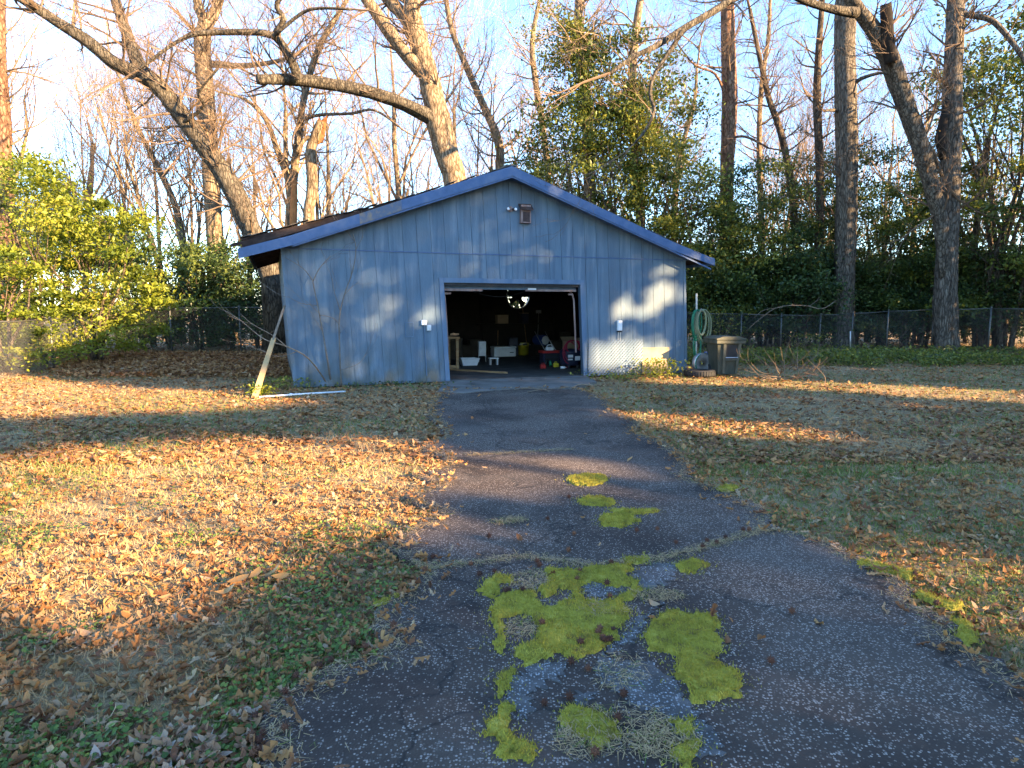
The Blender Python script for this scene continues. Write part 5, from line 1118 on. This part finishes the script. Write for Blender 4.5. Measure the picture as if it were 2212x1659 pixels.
stick_thing('fallen_stick', 'pale crooked stick lying on the driveway by the lattice', 'stick', gp(1234, 841), [([gp(1234, 841) + [0, 0, .03], gp(1255, 836) + [0, 0, .05], gp(1283, 837) + [0, 0, .04]], .018, .014)], 'bark_stick')
for i, (a, b) in enumerate((((1112, 845), (1150, 840)), ((1130, 842), (1190, 848)), ((1160, 838), (1186, 850)), ((1140, 850), (1195, 843)), ((1050, 982), (1235, 972)))):
    P, Q = gp(*a), gp(*b)
    if i < 4: stick_thing('twig', 'one of the small dry twigs where driveway meets apron', 'twig', P, [([P + [0, 0, .03], (P + Q) / 2 + [0, 0, .045], Q + [0, 0, .03]], .009, .005)], 'bark_stick', 'twigs at the apron edge')
stick_thing('wooden_stake', 'thin pale stake standing before the thick furrowed trunk', 'stake', gp(1837, 766), [([gp(1837, 766), W(1837, 740, 21.5), W(1837, 716, 21.5)], .02, .018)], 'white_paint')

# ================================================================ leaf litter, grass, ground cover
DP = [tuple(p) for p in DRIVE]; AP = [tuple(p) for p in APRON]
GARP = [tuple(G(x, y, 0)[:2]) for x, y in ((-.05, -.03), (GW + .05, -.03), (GW + .05, GD), (-.05, GD))]
def lawn_pts(n, ymin, ymax, power=1.5, keepdrive=0., spread=.86):
    """random ground points in the wedge the camera sees, denser near it"""
    u = rng.random(n); y = 1 / (1 / ymin + (1 / ymax - 1 / ymin) * u) if power == 2 else ymin + (ymax - ymin) * u ** power
    x = rng.uniform(-1, 1, n) * (y * spread + .4)
    d = pip(x, y, DP) | pip(x, y, AP); g = pip(x, y, GARP)
    k = ~g & (~d | (rng.random(n) < keepdrive)); return x[k], y[k], d[k]
def lz(x, y, d): return np.where(d, .012, gh(x, y))
# oak leaf: a bent strip with lobes
ws = [.02, .2, .075, .25, .085, .17, .015]; K = len(ws); Vt = []
for i, w in enumerate(ws):
    s = i / (K - 1); Vt += [(s - .5, w * (1 if i % 2 else .9), 0), (s - .5 , 0, 0), (s - .5 + (.04 if i % 2 else 0), -w, 0)]
OAK = np.array(Vt); OF = []
for i in range(K - 1):
    a = i * 3; OF += [(a, a + 1, a + 4), (a, a + 4, a + 3), (a + 1, a + 2, a + 5), (a + 1, a + 5, a + 4)]
OF = np.array(OF); B1 = (OAK[:, 0]) ** 2 * 1.6; B2 = np.abs(OAK[:, 1]) * 1.5
# broad magnolia leaf
ws2 = [.01, .13, .2, .22, .17, .01]; Vt = []
for i, w in enumerate(ws2):
    s = i / 5; Vt += [(s - .5, w, 0), (s - .5, 0, 0), (s - .5, -w, 0)]
MAG = np.array(Vt); MF = np.array([f for i in range(5) for f in ((i * 3, i * 3 + 1, i * 3 + 4), (i * 3, i * 3 + 4, i * 3 + 3), (i * 3 + 1, i * 3 + 2, i * 3 + 5), (i * 3 + 1, i * 3 + 5, i * 3 + 4))])
C1 = MAG[:, 0] ** 2 * 1.6; C2 = np.abs(MAG[:, 1]) * 1.5
def dens(x, y):                                   # leaves lie thick on the left, thinner by the drive on the right
    d = fnoise(x, y, 1.6, 21); side = np.where(x < 0, .85, .62); return np.clip(side * (.1 + 1.5 * d) * (.35 + 1.3 * vnoise(x, y, .45, 23)), 0, 1)
lit = MB()
x, y, d = lawn_pts(36000, 2.0, 9.0, 1.25, .004); k = rng.random(len(x)) < dens(x, y); x, y, d = x[k], y[k], d[k]
near = np.hypot(x, y) < 4.2; order = np.argsort(np.hypot(x, y)); ind = order[:260]; rest_ = np.setdiff1d(np.arange(len(x)), ind)
def lay(mb, T, F, B, x, y, d, smin, smax):
    n = len(x); s = smin + (smax - smin) * rng.random(n) ** 1.6 * 1.15; pos = np.stack([x, y, lz(x, y, d) + rng.uniform(.006, .03, n)], -1)
    tone = np.clip(rng.normal(.45, .22, n) + .25 * (vnoise(x, y, 2.5, 51) - .5), 0, 1)
    scatter(mb, T, F, pos, rng.random(n) * 6.28, rng.normal(0, .32, n), rng.normal(0, .35, n), s, tone, [rng.normal(.25, .4, n), rng.normal(.2, .5, n)], B)
h = len(rest_) * 2 // 3
lay(lit, OAK, OF, (B1, B2), x[rest_[:h]], y[rest_[:h]], d[rest_[:h]], .035, .085); lay(lit, MAG, MF, (C1, C2), x[rest_[h:]], y[rest_[h:]], d[rest_[h:]], .03, .075)
# middle and far: small folded leaves
LF4 = np.array([[-.5, 0, 0], [-.05, .3, .06], [.5, 0, 0], [.05, -.28, .08]]); L4F = np.array([[0, 1, 2], [0, 2, 3]]); Z4 = LF4[:, 0] ** 2
xa, ya, da = lawn_pts(80000, 6.5, 30, 1.15, .006); kk = rng.random(len(xa)) < dens(xa, ya) * 1.1; xa, ya, da = xa[kk], ya[kk], da[kk]
n = len(xa); scatter(lit, LF4, L4F, np.stack([xa, ya, lz(xa, ya, da) + rng.uniform(.004, .035, n)], -1), rng.random(n) * 6.28, rng.normal(0, .3, n), rng.normal(0, .3, n), rng.uniform(.05, .12, n), np.clip(rng.normal(.42, .22, n) + .3 * (vnoise(xa, ya, 3, 52) - .5), 0, 1), [rng.normal(.3, .4, n)], [Z4])
# thick leaf bank in front of the back left fence
n = 16000; px_ = rng.uniform(150, 640, n); py_ = rng.uniform(762, 812, n); Q = np.array([gp(a, b) for a, b in zip(px_, py_)]); Q[:, 1] += rng.normal(0, .3, n); Q[:, 0] += rng.normal(0, .2, n)
k = ~pip(Q[:, 0], Q[:, 1], GARP); Q = Q[k]; n = len(Q); Q[:, 2] = gh(Q[:, 0], Q[:, 1]) + rng.uniform(.01, .1, n)
scatter(lit, LF4, L4F, Q, rng.random(n) * 6.28, rng.normal(0, .45, n), rng.normal(0, .45, n), rng.uniform(.09, .17, n), np.clip(rng.normal(.4, .2, n), 0, 1), [rng.normal(.3, .4, n)], [Z4])
# leaves spilling over the driveway edges
E2 = np.array([e for e in rough_poly(DRIVE, .03, .02, 95) if 1.8 < e[1] < 14]); n = 2600; e = E2[rng.integers(0, len(E2), n)] + rng.normal(0, .11, (n, 2)); k = rng.random(n) < .25 + vnoise(e[:, 0], e[:, 1], .5, 77); e = e[k]
lay(lit, OAK, OF, (B1, B2), e[:, 0], e[:, 1], pip(e[:, 0], e[:, 1], DP), .03, .085)
stuff(lit.build('leaf_litter', M['litter']), 'brown leaf litter strewn over the lawn', 'leaf litter')
var = []
for i in range(8):
    T, Fq, B = (OAK, OF, (B1, B2)) if i < 5 else (MAG, MF, (C1, C2)); mb = MB(); one = np.zeros((1, 3)); z = np.zeros(1)
    scatter(mb, T * np.array([1, random.uniform(.8, 1.2), 1]), Fq, one, z, z, z, np.ones(1), np.full(1, .5), [np.array([random.gauss(.3, .45)]), np.array([random.gauss(.25, .5)])], B); me = mb.mesh('fallen_leaf', True); me.materials.append(M['litter_one']); var.append(me)
for i in ind:
    o = link('fallen_leaf', random.choice(var), None, None, (x[i], y[i], float(lz(x[i], y[i], d[i])) + random.uniform(.022, .036)))
    o.rotation_euler = (random.gauss(0, .3), random.gauss(0, .3), random.uniform(0, 6.28)); o.scale = (random.uniform(.045, .085),) * 3
    tag(o, 'one of the dry brown leaves nearest the viewer on the lawn', 'leaf', 'fallen leaves nearest the viewer')
M['mag_leaf'] = mat('magnolia_leaf', [(.34, .17, .04), (.42, .23, .07), (.28, .12, .035)], .5, 30, obj=True, trans=.15)
mag = []
for i in range(3):
    mb = MB(); z = np.zeros(1); scatter(mb, MAG * np.array([1, 1.15, 1]), MF, np.zeros((1, 3)), z, z, z, np.ones(1), np.full(1, .5), [np.array([.2 + .2 * i]), np.array([.15])], (C1, C2)); me = mb.mesh('magnolia_leaf', True); me.materials.append(M['mag_leaf']); mag.append(me)
for px, py, rz_, s, lab in ((515, 1267, .9, .135, 'big ochre magnolia leaf, largest of the cluster left of the driveway'), (492, 1290, .2, .12, 'ochre magnolia leaf below the largest one of the cluster'), (552, 1255, 1.4, .11, 'tan magnolia leaf right of the largest one of the cluster'), (590, 1250, .5, .135, 'long tan magnolia leaf, upper right of the cluster'), (607, 1258, .25, .1, 'rightmost magnolia leaf of the cluster left of the driveway'), (2115, 1222, -.2, .14, 'large brown magnolia leaf on the right lawn edge')):
    p = gp(px, py); o = link('magnolia_leaf', random.choice(mag), None, None, (p[0], p[1], float(gh(p[0], p[1])) + .05)); o.rotation_euler = (random.gauss(.15, .15), random.gauss(-.15, .15), rz_); o.scale = (s,) * 3; tag(o, lab, 'leaf', 'large magnolia leaves')

# grass: short dead straw with green in patches
gr = MB(); BL = np.array([[-.06, 0, 0], [.06, 0, 0], [.02, .5, .8]]); BL2 = BL * np.array([1.3, 1, 1])
def green(x, y):
    g = fnoise(x, y, 2.2, 61); side = np.where(x > 1.0, .12, 0) + np.where((x < -.7) & (y < 4.2), .14, 0); return np.clip((g + side - .44) * 5, 0, 1)
def grass(n, y0, y1, pw, s0, s1, jit=True):
    x, y, d = lawn_pts(n, y0, y1, pw, 0); n = len(x); g = green(x, y)
    isg = rng.random(n) < g * .75; tone = np.where(isg, rng.uniform(.68, 1, n), rng.uniform(0, .5, n)); s = rng.uniform(s0, s1, n)
    scatter(gr, BL, TRI, np.stack([x, y, gh(x, y) - .004], -1), rng.random(n) * 6.28, rng.normal(0, .5, n), np.where(isg, rng.normal(0, .5, n), rng.normal(-.5, .5, n)), s, tone)
grass(150000, 1.9, 7, 1.3, .03, .07); grass(150000, 6, 26, 1.2, .05, .1)
# straw creeping over the drive edges, the crack and the moss
E = rough_poly(DRIVE, .02, .03, 90); E = np.array([e for e in E if e[1] < 14.5 and e[1] > 1.7]); n = 26000; e = E[rng.integers(0, len(E), n)] + rng.normal(0, .06, (n, 2))
CR = [(800, 1232), (915, 1230), (1060, 1216), (1130, 1205), (1280, 1226), (1400, 1215), (1510, 1190), (1580, 1168), (1645, 1150), (1690, 1140)]
def along(pts, n, sd):
    Q = np.array([gp(*p)[:2] for p in pts]); L = np.r_[0, np.cumsum(np.hypot(*np.diff(Q, axis=0).T))]; f = rng.random(n) * L[-1]
    return np.stack([np.interp(f, L, Q[:, 0]), np.interp(f, L, Q[:, 1])], -1) + rng.normal(0, sd, (n, 2))
ex = [e, along(CR, 2600, .025), along([(1010, 985), (1080, 982), (1160, 977), (1235, 973)], 900, .03), along([(1070, 1132), (1125, 1125)], 500, .035)]
for (px, py, rx, ry, m_) in ((1145, 1258, 45, 22, 380), (1125, 1362, 35, 22, 220), (1330, 1585, 130, 55, 650), (1440, 1610, 70, 45, 420), (1250, 1610, 60, 40, 220), (1300, 1325, 60, 18, 500), (1420, 1290, 60, 14, 400), (860, 1225, 50, 14, 900), (1340, 1460, 60, 40, 300)):
    a = rng.random(m_) * 6.28; q = np.sqrt(rng.random(m_)); ex.append(np.array([gp(px + rx * qq * cos(aa), py + ry * qq * sin(aa))[:2] for aa, qq in zip(a, q)]))
e = np.concatenate(ex); n = len(e); onl = pip(e[:, 0], e[:, 1], DP)
scatter(gr, BL * np.array([.42, 1.3, .7]), TRI, np.stack([e[:, 0], e[:, 1], np.where(onl, .012, gh(e[:, 0], e[:, 1])) + rng.uniform(0, .02, n)], -1), rng.random(n) * 6.28, rng.normal(0, .22, n), rng.normal(-.9, .22, n), rng.uniform(.03, .085, n), np.where(rng.random(n) < .88, rng.uniform(0, .38, n), rng.uniform(.7, 1, n)))
stuff(gr.build('grass', M['straw']), 'short dead lawn grass with green patches', 'grass')
# clover and small green weeds
HEXA = np.array([(0, 0, 0)] + [(cos(a) , sin(a), .25) for a in np.linspace(0, 2 * pi, 7)[:-1]]); HF = np.array([(0, i + 1, (i + 1) % 6 + 1) for i in range(6)])
cv = MB(); x, y, d = lawn_pts(60000, 1.9, 6.5, 1.4, 0); k = (rng.random(len(x)) < np.clip((fnoise(x, y, .9, 71) - .44) * 5, 0, 1) * np.where((x < -.4) & (y < 4.6), 1.3, .3)); x, y = x[k], y[k]; n = len(x)
scatter(cv, HEXA, HF, np.stack([x, y, gh(x, y) + rng.uniform(.01, .04, n)], -1), rng.random(n) * 6.28, rng.normal(0, .4, n), rng.normal(0, .4, n), rng.uniform(.006, .013, n), rng.random(n))
stuff(cv.build('clover', M['clover']), 'green clover patches in the near lawn', 'clover')
# weeds along the right fence and at the wall foot
wd_ = MB(); n = 15000; px_ = rng.uniform(1480, 2260, n); py_ = 762 + rng.random(n) * 26 + 6 * vnoise(px_, px_ * 0, 60, 5)
Q = np.array([gp(a, b) for a, b in zip(px_, py_)]); k = (vnoise(Q[:, 0], Q[:, 1], 1.1, 81) > .3); Q = Q[k]; n = len(Q); hm = .1 + .35 * vnoise(Q[:, 0], Q[:, 1], 1.5, 82); Q[:, 2] = rng.random(n) * hm
leaves(wd_, Q, rng.uniform(.07, .14, n), np.clip(rng.normal(.5, .25, n), 0, 1), droop=-.2)
stuff(wd_.build('weeds', M['leaf_mid']), 'low green weeds along the foot of the right fence', 'weeds')
def weed(name, label, px, py, n, rx, h, m='leaf_mid', cat='plant', stems=6):
    b = gp(px, py); t = thing(name, label, cat, b); mb = MB(); pos = np.stack([rng.normal(0, rx, n), rng.normal(0, rx * .5, n), np.abs(rng.random(n)) * h], -1); leaves(mb, pos, rng.uniform(.04, .09, n), np.clip(rng.normal(.6, .25, n), 0, 1), droop=-.1); mb.build('leaves', M[m], t)
    for k in range(stems): q = pos[rng.integers(0, n)]; MB().tube([(q[0] * .2, q[1] * .2, -.02), q * [.7, .7, .6], q], [.008, .006, .003], 4).build('stem', M['twig'], t)
    return t
weed('wall_weed', 'yellow-green weeds growing in front of the plywood board', 1430, 812, 650, .32, .4, 'leaf_bright')
weed('wall_weed', 'low weeds at the foot of the lattice', 1340, 818, 350, .45, .15)
weed('small_shrub', 'dark small shrub at the wall between plywood and hoses', 1458, 803, 420, .1, .75, 'leaf_dark', 'shrub')
weed('wall_weed', 'green weed tuft at the foot of the leaning plank', 562, 854, 260, .12, .18, 'leaf_bright')
weed('wall_weed', 'weeds behind the plank at the left garage corner', 610, 838, 300, .3, .2)
weed('wall_weed', 'low weed strip along the garage foot below the saplings', 800, 832, 420, .8, .06, 'leaf_dark')
weed('leafy_weed', 'leafy weed clump left of the thick furrowed trunk', 1750, 768, 500, .5, .75)
weed('leafy_weed', 'leafy weed clump right of the thick furrowed trunk', 1880, 772, 400, .5, .4)
weed('bin_shrub', 'light green shrub rising behind the trash bin', 1545, 772, 900, .6, 1.6, 'leaf_mid', 'shrub')

# sweetgum balls
gm = MB(); R_ = random.Random(2); bm = bmesh.new(); bmesh.ops.create_icosphere(bm, subdivisions=1, radius=.72); V = [v.co.copy() for v in bm.verts]; Fq = [tuple(v.index for v in f.verts) for f in bm.faces]; gm.add([tuple(v) for v in V], Fq)
for f in bm.faces:
    c = f.calc_center_median().normalized(); a = c.orthogonal().normalized(); b = c.cross(a)
    gm.add([c * .6 + a * .17, c * .6 - a * .09 + b * .15, c * .6 - a * .09 - b * .15, c * 1.2], [(0, 1, 3), (1, 2, 3), (2, 0, 3)])
bm.free(); gme = gm.mesh('gumball'); gme.materials.append(M['gumball'])
GPX = [(935, 1212), (1017, 1227), (1036, 1250), (1068, 1243), (1160, 1221), (1165, 1230), (1092, 1288), (1099, 1284), (1129, 1284), (1228, 1197), (1253, 1242), (1247, 1261), (1311, 1270), (1317, 1298), (1320, 1224), (1171, 1357), (1296, 1370), (1292, 1378), (1302, 1390), (1325, 1372), (1318, 1393), (1254, 1401), (1310, 1395), (1234, 1442), (1270, 1457), (1230, 1521), (1176, 1532), (1347, 1514), (1335, 1564), (1285, 1641), (1305, 1394), (1518, 1189), (1527, 1176), (1548, 1180), (1567, 1169), (1605, 1153), (1618, 1152), (1710, 1332), (1665, 1441), (1976, 1247), (2023, 1311), (1056, 1167), (1183, 1128), (1229, 1080), (1375, 1153), (918, 1240), (850, 1362), (790, 1405), (762, 1400), (800, 1230), (715, 1435), (616, 1508), (553, 1558), (616, 1587), (568, 1593), (545, 1596), (560, 1630), (548, 1637), (855, 1065), (885, 1135), (780, 1215), (1240, 1160), (1420, 1150), (1460, 1180), (640, 1470), (690, 1450), (560, 1610)]
for px, py in GPX:
    p = gp(px, py); on = bool(pip(np.array([p[0]]), np.array([p[1]]), DP)[0]); r = random.uniform(.017, .022)
    o = link('gumball', gme, None, None, (p[0], p[1], (.012 if on else float(gh(p[0], p[1])) + .03) + r)); o.scale = (r,) * 3; o.rotation_euler = (random.uniform(0, 6), random.uniform(0, 6), random.uniform(0, 6))
    tag(o, 'one of the spiky brown sweetgum balls scattered on the driveway and its edges', 'gumball', 'sweetgum balls on the driveway')
